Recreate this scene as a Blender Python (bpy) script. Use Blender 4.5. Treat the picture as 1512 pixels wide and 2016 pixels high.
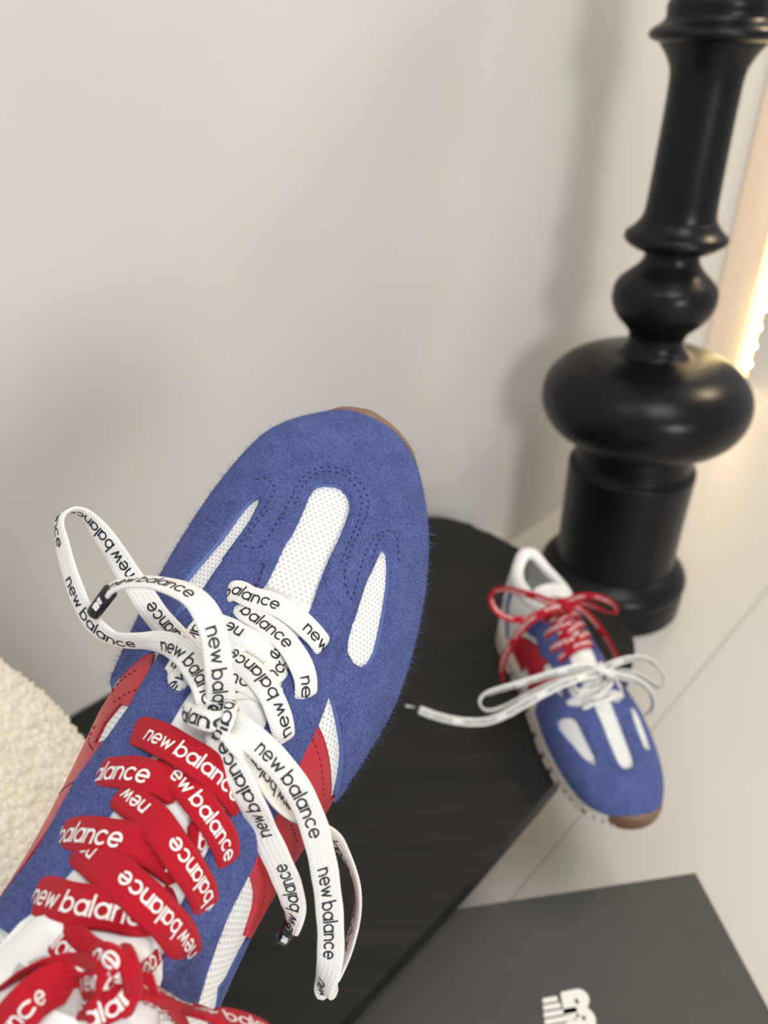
import bpy, bmesh, math, random
import numpy as np
from mathutils import Vector, Matrix
from mathutils.geometry import delaunay_2d_cdt

for _o in list(bpy.data.objects):
    bpy.data.objects.remove(_o, do_unlink=True)
SC = bpy.context.scene
COL = SC.collection
rng = np.random.default_rng(7)
random.seed(7)

# ------------------------------------------------------------------ camera
F_PX = 1514.0
cam_data = bpy.data.cameras.new('camera')
cam = bpy.data.objects.new('camera', cam_data)
COL.objects.link(cam)
cam.location = (0, 0, .706)
cam.rotation_euler = (math.radians(90 - 32), 0, 0)
cam_data.sensor_fit = 'VERTICAL'
cam_data.sensor_height = 36.0
cam_data.sensor_width = 27.0
cam_data.lens = F_PX / 2016 * 36.0
cam_data.clip_start = .01
cam_data.dof.use_dof = True
cam_data.dof.focus_distance = .232
cam_data.dof.aperture_fstop = 11.5
SC.camera = cam

# ------------------------------------------------------------------ world, lights, exposure
SC.view_settings.view_transform = 'Standard'
SC.view_settings.look = 'None'
SC.view_settings.gamma = 1.0
SC.view_settings.use_curve_mapping = False
SC.view_settings.exposure = 0.08
world = bpy.data.worlds.new('world')
SC.world = world
world.use_nodes = True
world.node_tree.nodes['Background'].inputs[0].default_value = (.96, .98, 1.0, 1)
world.node_tree.nodes['Background'].inputs[1].default_value = .53


def area_light(name, loc, target, size, energy, color, size_y=None):
    d = bpy.data.lights.new(name, 'AREA')
    d.energy = energy
    d.color = color
    d.shape = 'RECTANGLE'
    d.size = size
    d.size_y = size_y or size
    o = bpy.data.objects.new(name, d)
    COL.objects.link(o)
    o.location = loc
    o.rotation_euler = (Vector(target) - Vector(loc)).to_track_quat('-Z', 'Y').to_euler()
    return o


area_light('overhead_light', (.55, -.35, 2.5), (.3, .6, 0), .9, 18, (1, .97, .94))
area_light('overhead_light', (-.75, -.25, 2.5), (.1, .5, 0), .6, 4, (.86, .92, 1))
area_light('overhead_light', (2.1, 1.5, 2.4), (.9, 1.0, 0), .45, 26, (1, .77, .47))  # added warm fill, unseen, brightens the floor and wall on the right
area_light('window_daylight', (1.25, -2.0, 1.15), (.3, 1.0, .5), .75, 30, (1, .955, .91))

# ------------------------------------------------------------------ materials


class NT:
    def __init__(self, name):
        self.m = bpy.data.materials.new(name)
        self.m.use_nodes = True
        self.t = self.m.node_tree
        self.b = self.t.nodes['Principled BSDF']

    def n(self, typ, **kw):
        nd = self.t.nodes.new(typ)
        for k, v in kw.items():
            if k.startswith('i_'):
                nd.inputs[k[2:].replace('_', ' ')].default_value = v
            else:
                setattr(nd, k, v)
        return nd

    def l(self, a, b):
        self.t.links.new(a, b)

    def math(self, op, a, b=None, c=None):
        nd = self.n('ShaderNodeMath', operation=op)
        for i, v in enumerate((a, b, c)):
            if v is None:
                continue
            if isinstance(v, (int, float)):
                nd.inputs[i].default_value = v
            else:
                self.l(v, nd.inputs[i])
        return nd.outputs[0]

    def set(self, **kw):
        for k, v in kw.items():
            self.b.inputs[k.replace('_', ' ')].default_value = v
        return self

    def bump(self, h, strength=.3, dist=.001):
        bp = self.n('ShaderNodeBump')
        bp.inputs['Strength'].default_value = strength
        bp.inputs['Distance'].default_value = dist
        self.l(h, bp.inputs['Height'])
        self.l(bp.outputs[0], self.b.inputs['Normal'])

    def noise(self, scale, detail=3, rough=.55, coord='Object', stretch=None, w=None):
        tc = self.n('ShaderNodeTexCoord')
        out = tc.outputs[coord]
        if stretch:
            mp = self.n('ShaderNodeMapping')
            mp.inputs['Scale'].default_value = stretch
            self.l(out, mp.inputs[0])
            out = mp.outputs[0]
        nz = self.n('ShaderNodeTexNoise')
        nz.inputs['Scale'].default_value = scale
        nz.inputs['Detail'].default_value = detail
        nz.inputs['Roughness'].default_value = rough
        self.l(out, nz.inputs['Vector'])
        return nz.outputs[0]

    def uv(self):
        tc = self.n('ShaderNodeTexCoord')
        sp = self.n('ShaderNodeSeparateXYZ')
        self.l(tc.outputs['UV'], sp.inputs[0])
        return sp.outputs[0], sp.outputs[1]

    def ramp(self, fac, c0, c1, p0=.3, p1=.7):
        r = self.n('ShaderNodeValToRGB')
        r.color_ramp.elements[0].position = p0
        r.color_ramp.elements[0].color = (*c0, 1)
        r.color_ramp.elements[1].position = p1
        r.color_ramp.elements[1].color = (*c1, 1)
        self.l(fac, r.inputs[0])
        return r.outputs[0]


def mat_plain(name, col, rough=.5, **kw):
    t = NT(name)
    t.set(Base_Color=(*col, 1), Roughness=rough, **kw)
    return t.m


def mat_noise(name, c0, c1, scale, rough=.6, bump=.2, bscale=None, dist=.001, stretch=None, **kw):
    t = NT(name)
    t.set(Roughness=rough, **kw)
    t.l(t.ramp(t.noise(scale, stretch=stretch), c0, c1), t.b.inputs['Base Color'])
    if bump:
        t.bump(t.noise(bscale or scale, stretch=stretch), bump, dist)
    return t.m


def mat_lace(name, col, dark):
    t = NT(name)
    t.set(Roughness=.8, Sheen_Weight=.06, Specular_IOR_Level=.25)
    u, v = t.uv()
    zig = t.math('PINGPONG', v, .13)
    a = t.math('ADD', u, t.math('MULTIPLY', zig, .9))
    h1 = t.math('SINE', t.math('MULTIPLY', a, 2 * math.pi / .088))
    h2 = t.math('SINE', t.math('MULTIPLY', v, 2 * math.pi / .13))
    h = t.math('ADD', t.math('MULTIPLY', h1, .5), t.math('MULTIPLY', h2, .25))
    h01 = t.math('ADD', t.math('MULTIPLY', h, .65), .5)
    t.l(t.ramp(h01, dark, col, .02, .62), t.b.inputs['Base Color'])
    t.bump(h, .5, .0005)
    return t.m


def mat_knit(name, col, hole, pu, pv, strength=.8):
    t = NT(name)
    t.set(Roughness=.8, Sheen_Weight=.1)
    u, v = t.uv()
    row = t.math('FLOOR', t.math('DIVIDE', u, pu))
    v2 = t.math('ADD', v, t.math('MULTIPLY', t.math('MODULO', row, 2.0), pv * .5))
    h1 = t.math('COSINE', t.math('MULTIPLY', u, 2 * math.pi / pu))
    h2 = t.math('COSINE', t.math('MULTIPLY', v2, 2 * math.pi / pv))
    h = t.math('ADD', t.math('MULTIPLY', h1, .5), t.math('MULTIPLY', h2, .5))
    h01 = t.math('ADD', t.math('MULTIPLY', h, .5), .5)
    t.l(t.ramp(h01, hole, col, .10, .52), t.b.inputs['Base Color'])
    t.bump(h01, strength, .0006)
    return t.m


M = {}


def mat_suede(name, c0, c1, **kw):
    t = NT(name)
    t.set(Roughness=.95, **kw)
    fine = t.noise(1500, 2, .6)
    soft = t.noise(110, 3)
    mix = t.math('ADD', t.math('MULTIPLY', fine, .72), t.math('MULTIPLY', soft, .28))
    t.l(t.ramp(mix, c0, c1, .36, .64), t.b.inputs['Base Color'])
    t.bump(fine, .6, .0008)
    return t.m


def mat_nap(name, c0, c1):
    t = NT(name)
    t.set(Roughness=1.0, Specular_IOR_Level=.05)
    g = t.n('ShaderNodeNewGeometry')
    t.l(t.ramp(g.outputs['Random Per Island'], c0, c1, 0, 1), t.b.inputs['Base Color'])
    return t.m


def mat_wall(name, c0, c1):
    t = NT(name)
    t.set(Roughness=.85)
    t.l(t.ramp(t.noise(3.0, 4), c0, c1), t.b.inputs['Base Color'])
    a = t.noise(38, 3)
    b = t.noise(6, 2)
    t.bump(t.math('ADD', a, t.math('MULTIPLY', b, 2.0)), .12, .003)
    return t.m


M['wall'] = mat_wall('wall_plaster', (.60, .578, .55), (.64, .617, .59))
M['tan_panel'] = mat_wall('panel_tan', (.62, .52, .42), (.65, .55, .45))
M['floor'] = mat_noise('floor_tile', (.57, .55, .525), (.605, .585, .56), 5, rough=.42, bump=.03, bscale=14)
M['grout'] = mat_noise('grout', (.49, .465, .43), (.53, .50, .465), 60, rough=.9)
M['black_wood'] = mat_noise('black_wood', (.0055, .0055, .005), (.012, .0118, .0105), 9, rough=.5, Specular_IOR_Level=.33, bump=.25, bscale=16, dist=.001, stretch=(1.2, 14, 6))
M['lacquer'] = mat_noise('black_lacquer', (.005, .005, .006), (.008, .008, .009), 8, rough=.28, bump=.03, bscale=22, Specular_IOR_Level=.22)
M['card'] = mat_noise('grey_card', (.054, .053, .051), (.060, .059, .057), 30, rough=.62, bump=.05, bscale=300)
M['print_white'] = mat_plain('white_print', (.82, .83, .78), .5)
M['suede'] = mat_suede('blue_suede', (.042, .056, .165), (.112, .146, .375), Sheen_Weight=.10, Sheen_Roughness=.5, Sheen_Tint=(.55, .65, 1, 1), Specular_IOR_Level=.1)
M['nap'] = mat_nap('suede_nap', (.048, .066, .19), (.150, .19, .44))
M['suede_edge'] = mat_plain('suede_cut_edge', (.10, .145, .35), .95)
M['knit'] = mat_knit('white_knit', (.86, .86, .84), (.54, .55, .55), .15, .175)
M['satin'] = mat_noise('white_satin', (.80, .80, .79), (.86, .86, .85), 30, rough=.45, bump=.05)
M['lining'] = mat_noise('white_lining', (.82, .82, .81), (.87, .87, .86), 200, rough=.85, bump=.3, bscale=600, dist=.0005)
M['red_leather'] = mat_noise('red_leather', (.42, .012, .026), (.47, .018, .034), 40, rough=.42, bump=.12, bscale=700, dist=.0004)
M['thread_blue'] = mat_plain('dark_blue_thread', (.018, .026, .10), .8)
M['thread_red'] = mat_plain('dark_red_thread', (.22, .005, .012), .8)
M['lace_white'] = mat_lace('white_lace', (.89, .885, .85), (.79, .785, .74))
M['lace_red'] = mat_lace('red_lace', (.50, .005, .018), (.30, .003, .010))
M['ink_black'] = mat_plain('black_ink', (.012, .013, .022), .6)
M['ink_white'] = mat_plain('white_ink', (.84, .82, .80), .6)
M['ink_grey'] = mat_plain('grey_ink', (.42, .41, .39), .6)
M['midsole'] = mat_noise('cream_foam', (.68, .65, .58), (.73, .70, .63), 60, rough=.7, bump=.1)
M['gum'] = mat_noise('gum_rubber', (.17, .092, .052), (.22, .12, .07), 40, rough=.5, bump=.08)
M['aglet'] = mat_plain('black_aglet', (.012, .012, .015), .22)
M['boucle'] = mat_noise('cream_boucle', (.72, .66, .56), (.84, .79, .69), 90, rough=1.0, bump=.8, bscale=130, dist=.004, Sheen_Weight=.3)
M['boucle_pile'] = mat_noise('cream_pile', (.78, .73, .63), (.86, .82, .73), 30, rough=1.0, bump=0)
M['channel'] = mat_plain('white_channel', (.8, .78, .72), .5)


def mat_emit(name, col, strength):
    t = NT(name)
    t.set(Base_Color=(*col, 1), Emission_Color=(*col, 1), Emission_Strength=strength)
    return t.m


M['led'] = mat_emit('warm_led', (1, .80, .42), 26.0)
M['led_glow'] = mat_emit('warm_diffuser', (1, .76, .36), 1.7)

# ------------------------------------------------------------------ helpers


def link_mesh(name, verts, faces, mat, parent=None, smooth=True, uv=None):
    me = bpy.data.meshes.new(name)
    me.from_pydata([tuple(map(float, v)) for v in verts], [], [tuple(int(i) for i in f) for f in faces])
    me.materials.append(mat)
    if uv is not None:
        lay = me.uv_layers.new(name='uv')
        idx = np.zeros(len(me.loops), dtype=np.int32)
        me.loops.foreach_get('vertex_index', idx)
        lay.data.foreach_set('uv', np.asarray(uv, dtype=np.float32)[idx].ravel())
    me.polygons.foreach_set('use_smooth', [smooth] * len(me.polygons))
    me.update()
    o = bpy.data.objects.new(name, me)
    COL.objects.link(o)
    o.parent = parent
    return o


def empty(name, loc=(0, 0, 0), rz=0):
    o = bpy.data.objects.new(name, None)
    COL.objects.link(o)
    o.location = loc
    o.rotation_euler = (0, 0, rz)
    return o


def tag(o, label=None, cat=None, group=None, kind=None):
    for k, v in (('label', label), ('category', cat), ('group', group), ('kind', kind)):
        if v:
            o[k] = v
    return o


def bevel_mesh(name, bm, mat, parent=None, width=.002, segs=2, smooth=False):
    if width:
        bmesh.ops.bevel(bm, geom=list(bm.edges), offset=width, segments=segs, affect='EDGES', profile=.5)
    bmesh.ops.recalc_face_normals(bm, faces=bm.faces)
    me = bpy.data.meshes.new(name)
    bm.to_mesh(me)
    bm.free()
    me.materials.append(mat)
    me.polygons.foreach_set('use_smooth', [smooth] * len(me.polygons))
    o = bpy.data.objects.new(name, me)
    COL.objects.link(o)
    o.parent = parent
    return o


def box_bm(x0, x1, y0, y1, z0, z1):
    bm = bmesh.new()
    bmesh.ops.create_cube(bm, size=1)
    for v in bm.verts:
        v.co = ((x0 + x1) / 2 + v.co.x * (x1 - x0), (y0 + y1) / 2 + v.co.y * (y1 - y0), (z0 + z1) / 2 + v.co.z * (z1 - z0))
    return bm


def lathe(name, prof, mat, parent=None, n=72, loc=(0, 0, 0)):
    """prof: list of (z, r) from bottom to top, smoothed; closed with caps."""
    P = catmull(np.array([(r, 0, z) for z, r in prof]), 6)
    a = np.linspace(0, 2 * np.pi, n, endpoint=False)
    V, Fc = [], []
    for r, _, z in P:
        r = max(r, 1e-4)
        V += [(r * math.cos(t), r * math.sin(t), z) for t in a]
    for i in range(len(P) - 1):
        for j in range(n):
            k = (j + 1) % n
            Fc.append((i * n + j, i * n + k, (i + 1) * n + k, (i + 1) * n + j))
    Fc.append(tuple(range(n))[::-1])
    Fc.append(tuple(range((len(P) - 1) * n, len(P) * n)))
    return link_mesh(name, V, Fc, mat, parent)


def catmull(P3, n=16):
    P3 = np.asarray(P3, float)
    out = []
    E = np.vstack([2 * P3[0] - P3[1], P3, 2 * P3[-1] - P3[-2]])
    t = np.linspace(0, 1, n, endpoint=False)[:, None]
    for i in range(len(P3) - 1):
        a, b, c, d = E[i:i + 4]
        out.append(.5 * ((2 * b) + (-a + c) * t + (2 * a - 5 * b + 4 * c - d) * t * t + (-a + 3 * b - 3 * c + d) * t ** 3))
    return np.vstack(out + [P3[-1:]])


def arcs(P):
    return np.concatenate([[0], np.cumsum(np.linalg.norm(np.diff(P, axis=0), axis=1))])


def inside(poly, pts):
    x, y = pts[:, 0], pts[:, 1]
    c = np.zeros(len(pts), bool)
    n = len(poly)
    for i in range(n):
        x0, y0 = poly[i]
        x1, y1 = poly[(i + 1) % n]
        m = (y0 > y) != (y1 > y)
        if m.any():
            xc = x0 + (y - y0) * (x1 - x0) / (y1 - y0 + 1e-15)
            c ^= m & (x < xc)
    return c


def seg_dist(poly, pts):
    d = np.full(len(pts), 1e9)
    n = len(poly)
    for i in range(n):
        a, b = poly[i], poly[(i + 1) % n]
        ab = b - a
        t = np.clip(((pts - a) @ ab) / (ab @ ab + 1e-15), 0, 1)
        d = np.minimum(d, np.linalg.norm(pts - a - t[:, None] * ab, axis=1))
    return d


def triangulate(loops, step, rings=None):
    """even-odd filled region of several 2D loops -> verts, tris, boundary-flag, loop index lists"""
    V, E, loopsi = [], [], []
    for L in loops:
        L = np.asarray(L, float)
        dense = []
        for i in range(len(L)):
            a, b = L[i], L[(i + 1) % len(L)]
            k = max(1, int(np.linalg.norm(b - a) / step))
            dense += [a + (b - a) * j / k for j in range(k)]
        s = len(V)
        V += dense
        ids = list(range(s, len(V)))
        loopsi.append(ids)
        E += [(ids[i], ids[(i + 1) % len(ids)]) for i in range(len(ids))]
    nb = len(V)
    B = np.array(V)
    polys = [B[i] for i in loopsi]

    def inn(p):
        c = np.zeros(len(p), bool)
        for q in polys:
            c ^= inside(q, p)
        return c
    lo, hi = B.min(0), B.max(0)
    gx, gy = np.meshgrid(np.arange(lo[0], hi[0], step), np.arange(lo[1], hi[1], step * .9), indexing='ij')
    gx = gx + (np.arange(gx.shape[1]) % 2)[None] * step * .5
    G = np.stack([gx.ravel(), gy.ravel()], 1)
    G = G[inn(G)]
    if len(G):
        dd = np.full(len(G), 1e9)
        for q in polys:
            dd = np.minimum(dd, seg_dist(q, G))
        G = G[dd > step * .45]
    allv = np.vstack([B, G]) if len(G) else B
    vo, _, fo, vi, _, _ = delaunay_2d_cdt([Vector(p) for p in allv], E, [], 0, 1e-7)
    vo = np.array([tuple(p) for p in vo])
    T = np.array([tuple(t) for t in fo])
    cen = vo[T].mean(1)
    T = T[inn(cen)]
    remap = {}
    for i, src in enumerate(vi):
        for s in src:
            remap[s] = i
    loopsi = [[remap[i] for i in ids] for ids in loopsi]
    return vo, T, loopsi


# ------------------------------------------------------------------ stroke lettering
def arc_pts(x, y, r, a0, a1, n=14):
    return [(x + r * math.cos(math.radians(a0 + (a1 - a0) * i / n)), y + r * math.sin(math.radians(a0 + (a1 - a0) * i / n))) for i in range(n + 1)]


def seg(a, b, n=4):
    return [(a[0] + (b[0] - a[0]) * i / n, a[1] + (b[1] - a[1]) * i / n) for i in range(n + 1)]


GLYPH = {
    'n': (.8, [seg((0, 0), (0, 1)), seg((.8, 0), (.8, .58), 3)[:-1] + arc_pts(.4, .58, .4, 0, 180, 10)]),
    'e': (1.0, [seg((0.02, .5), (.98, .5), 3), arc_pts(.5, .5, .5, 0, 312, 18)]),
    'w': (1.24, [seg((0, 1), (.31, 0)) + seg((.31, 0), (.62, .95))[1:] + seg((.62, .95), (.93, 0))[1:] + seg((.93, 0), (1.24, 1))[1:]]),
    'b': (1.0, [seg((0, 0), (0, 1.5)), arc_pts(.5, .5, .5, 0, 360, 20)]),
    'a': (1.0, [seg((1, 0), (1, 1)), arc_pts(.5, .5, .5, 0, 360, 20)]),
    'l': (0.0, [seg((0, 0), (0, 1.5))]),
    'c': (.9, [arc_pts(.5, .5, .5, 48, 312, 14)]),
}
TEXT, GAP, SPACE, XH, STROKE, PERIOD = 'new balance', .34, .44, .234, .215, 3.85


def text_strips():
    """strips of (left pts, right pts) in text units, with glyph centre x"""
    x, out = 0.0, []
    for ch in TEXT:
        if ch == ' ':
            x += SPACE
            continue
        w, strokes = GLYPH[ch]
        for st in strokes:
            P = np.array(st)
            Tn = np.gradient(P, axis=0)
            Tn /= np.linalg.norm(Tn, axis=1)[:, None] + 1e-9
            N = np.stack([-Tn[:, 1], Tn[:, 0]], 1) * STROKE / 2
            P = P.copy()
            if np.linalg.norm(P[0] - P[-1]) > .1:
                P[0] -= Tn[0] * STROKE * .4
                P[-1] += Tn[-1] * STROKE * .4
            out.append((P + N + (x, 0), P - N + (x, 0), x + w / 2))
        x += w + GAP
    return out


STRIPS = text_strips()

# ------------------------------------------------------------------ shoe surface (centimetres; x to the toe, y to the shoe's left, z up)
LEN = 27.0
XK = np.array([0, .7, 2.5, 6, 10, 14, 17.5, 20.5, 23, 25, 26.3, 27.])
YL=np.array([0,1.7,2.853,3.142,3.041,3.268,3.53,3.449,3.126,2.468,1.155,-.6])
YR=np.array([0,-1.7,-2.57,-3.222,-3.574,-4.411,-5.111,-4.976,-4.424,-3.522,-2.508,-.6])
ZT=np.array([9.6,9.9,9.586,9.857,9.333,7.812,6.328,5.211,4.371,3.802,3.259,2.52])
SHAPES={
'toe_cap':[(.6761,.4575),(.6956,.4542),(.7213,.4526),(.7373,.4542),(.7468,.4629),(.7527,.4756),(.7566,.4902),(.7559,.5036),(.7519,.5223),(.7467,.5341),(.7416,.5407),(.7293,.5439),(.7184,.5427),(.7002,.5424),(.6804,.5445),(.6704,.5495),(.6605,.5494),(.6527,.5512),(.6482,.5561),(.6456,.5631),(.6405,.6076),(.6354,.6616),(.6364,.6738),(.6507,.6666),(.6668,.6597),(.6813,.6556),(.696,.6571),(.7061,.6602),(.7091,.6673),(.7088,.6759),(.7022,.6868),(.6899,.6955),(.6725,.7015),(.6562,.7081),(.6404,.7216),(.6277,.733),(.6145,.7467),(.6029,.7434),(.5942,.7179),(.5832,.7197),(.5668,.715),(.5563,.7254),(.5497,.7605),(.5331,.83),(.526,1),(.75,1),(.85,1),(.92,1),(.96,1),(1,1),(1,0),(.96,0),(.92,0),(.85,0),(.75,0),(.5118,0),(.5156,.092),(.5284,.1488),(.5404,.1958),(.5525,.2513),(.5618,.2891),(.5697,.3212),(.5812,.3428),(.5926,.3529),(.6066,.3519),(.5983,.3102),(.5988,.2844),(.605,.2666),(.6149,.261),(.6322,.2688),(.6557,.2802),(.6748,.2898),(.6923,.3028),(.7058,.3176),(.7086,.331),(.7063,.338),(.701,.3432),(.6863,.3479),(.6673,.3555),(.6488,.3545),(.628,.3508),(.6298,.3675),(.6322,.3814),(.635,.4034),(.6371,.4186),(.6407,.4316),(.6448,.4419),(.6514,.4506),(.6588,.4559)],
'eyestay_l':[(.6824,.5464),(.6658,.5499),(.6467,.5498),(.6305,.5514),(.612,.5611),(.5793,.5769),(.5512,.5887),(.5281,.5968),(.5148,.5984),(.4914,.601),(.4706,.6047),(.4582,.6151),(.4312,.6187),(.4184,.632),(.4044,.6409),(.3939,.6637),(.3851,.6825),(.3834,.7268),(.3804,.827),(.407,.7946),(.4196,.7719),(.4493,.7824),(.4611,.7838),(.491,.7432),(.5146,.7236),(.5264,.7221),(.5517,.7152),(.5769,.7188),(.5928,.705),(.5994,.6857),(.6105,.6847),(.6212,.6811),(.6356,.6738),(.6507,.6666),(.6668,.6597),(.6781,.6214),(.6855,.5855)],
'eyestay_r':[(.6956,.4542),(.6761,.4575),(.6606,.4577),(.6442,.4557),(.6272,.4514),(.6054,.449),(.5846,.4407),(.5541,.4238),(.5328,.4121),(.5032,.3986),(.4773,.3889),(.4565,.3816),(.4349,.3768),(.4274,.3774),(.4147,.3693),(.4044,.3649),(.391,.3417),(.3849,.3306),(.3833,.2848),(.3795,.2237),(.3967,.2383),(.4291,.2574),(.4525,.2611),(.469,.2722),(.5218,.2975),(.5494,.3084),(.5682,.3226),(.5856,.329),(.6035,.3326),(.6124,.3444),(.6282,.3508),(.6462,.3543),(.6657,.3612),(.6852,.3903),(.6915,.4174)],
'leather_r':[(.4525,.2611),(.469,.2722),(.4944,.2849),(.5218,.2975),(.5489,.3119),(.5427,.2747),(.5346,.2329),(.5226,.1728),(.5097,.0921),(.5165,.06),(.4929,0),(.4646,0),(.4311,0),(.4104,.03),(.4102,.0579),(.4156,.1419),(.4238,.1559),(.4319,.1718),(.4413,.2009),(.4496,.2418)],
'leather_l':[(.4493,.77),(.4693,.752),(.4832,.7465),(.491,.7432),(.4858,.79),(.5,.792),(.5142,.765),(.5146,.7236),(.5264,.7221),(.5394,.7183),(.5521,.735),(.5497,.765),(.5378,.81),(.5189,.86),(.5024,.93),(.4929,1),(.4622,1),(.4574,.92),(.4455,.935),(.4311,.93),(.4214,.96),(.4141,1),(.3401,1),(.3586,.92),(.3818,.86),(.4018,.825),(.4262,.795)],
'heel_r':[(.4129,.1004),(.4054,.112),(.3895,.1202),(.385,.1448),(.3697,.0867),(.3534,.1),(.2832,.12),(.2163,.2),(.1462,.3),(.0953,.4),(.0388,.5),(0,.5),(0,0),(.2163,0),(.3125,0),(.4067,0)],
'stripe_l':[(.3039,.7),(.2645,.78),(.2709,.88),(.3068,1),(.2862,1),(.2448,.89),(.238,.77),(.2832,.69)],
'st_blue':[[(.6527,.6369),(.6545,.6036),(.6626,.5919),(.6817,.5867),(.6982,.5826),(.7195,.5819),(.7445,.5809),(.7644,.5605),(.7775,.5237),(.7798,.4874),(.772,.4458),(.7569,.4178),(.7388,.4088),(.719,.4142),(.6981,.4187),(.6812,.4209),(.6685,.4172),(.6557,.4061),(.6467,.388),(.6446,.3778),(.6519,.3767),(.6689,.3813),(.684,.3836),(.7011,.3796),(.714,.3699),(.7275,.3437),(.7313,.3103),(.721,.2939),(.6994,.2754)],[(.7114,.5656),(.7377,.5681),(.7599,.5505),(.7708,.5194),(.7727,.4889),(.7647,.4573),(.7507,.4328),(.7324,.4262),(.7087,.427),(.6837,.4312),(.6705,.4296)],[(.6549,.6458),(.6767,.6431),(.6988,.6325),(.7177,.6312),(.7273,.6457),(.7328,.6765),(.7283,.7119)],[(.6591,.637),(.6778,.6327),(.7001,.622)],[(.6432,.5726),(.6281,.5677),(.6139,.5748)],[(.6905,.3614),(.7125,.3587),(.724,.3378)]],
'st_redL':[[(.5389,.7637),(.5349,.7827),(.5307,.8069),(.5259,.8278),(.5214,.837),(.5162,.8427)],[(.5254,.7257),(.5231,.7449),(.5195,.7651),(.516,.7834),(.5119,.8023)],[(.497,.8347),(.4926,.8452),(.4885,.8398),(.485,.8169),(.483,.7843),(.4816,.758)],[(.4612,.7812),(.4587,.8032),(.4558,.824),(.4517,.8543),(.4479,.8744)]],
'st_redR':[[(.5391,.308),(.5347,.2819),(.5289,.2513),(.5217,.2191),(.5133,.1806),(.5071,.1528)],[(.4606,.2594),(.4557,.2299),(.4498,.1994),(.4414,.1643),(.4322,.1368),(.4245,.1126)],[(.4865,.2276),(.4825,.199),(.4777,.161)]],
'far_toe':[(.6132,.553),(.6542,.5388),(.6947,.5342),(.7244,.5279),(.7509,.5217),(.7633,.513),(.7717,.5003),(.7742,.4805),(.7694,.4506),(.7606,.4336),(.7455,.4331),(.7172,.4374),(.6857,.4418),(.6511,.4423),(.6132,.447),(.6157,.4),(.5933,.3),(.5689,.26),(.5402,.2),(.5165,.09),(.5118,0),(.75,0),(.85,0),(.92,0),(.96,0),(1,0),(1,1),(.96,1),(.92,1),(.85,1),(.75,1),(.526,1),(.5331,.83),(.5497,.765),(.5738,.725),(.5982,.7),(.6157,.6)],
'far_win_l':[(.7415,.6742),(.7367,.6931),(.7291,.7084),(.7106,.7347),(.6771,.7669),(.6484,.7992),(.6256,.8187),(.6132,.8142),(.6104,.7849),(.6164,.7353),(.6251,.6977),(.6369,.6806),(.6516,.6745),(.6783,.6675),(.7037,.6588),(.7263,.6506),(.7385,.6587)],
'far_win_r':[(.6253,.3146),(.618,.2865),(.6151,.2562),(.6217,.231),(.649,.2344),(.6766,.2369),(.7018,.2335),(.714,.2383),(.7217,.273),(.7213,.3001),(.7145,.3177),(.6985,.3231),(.6744,.3292),(.6458,.3245)]}
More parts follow.
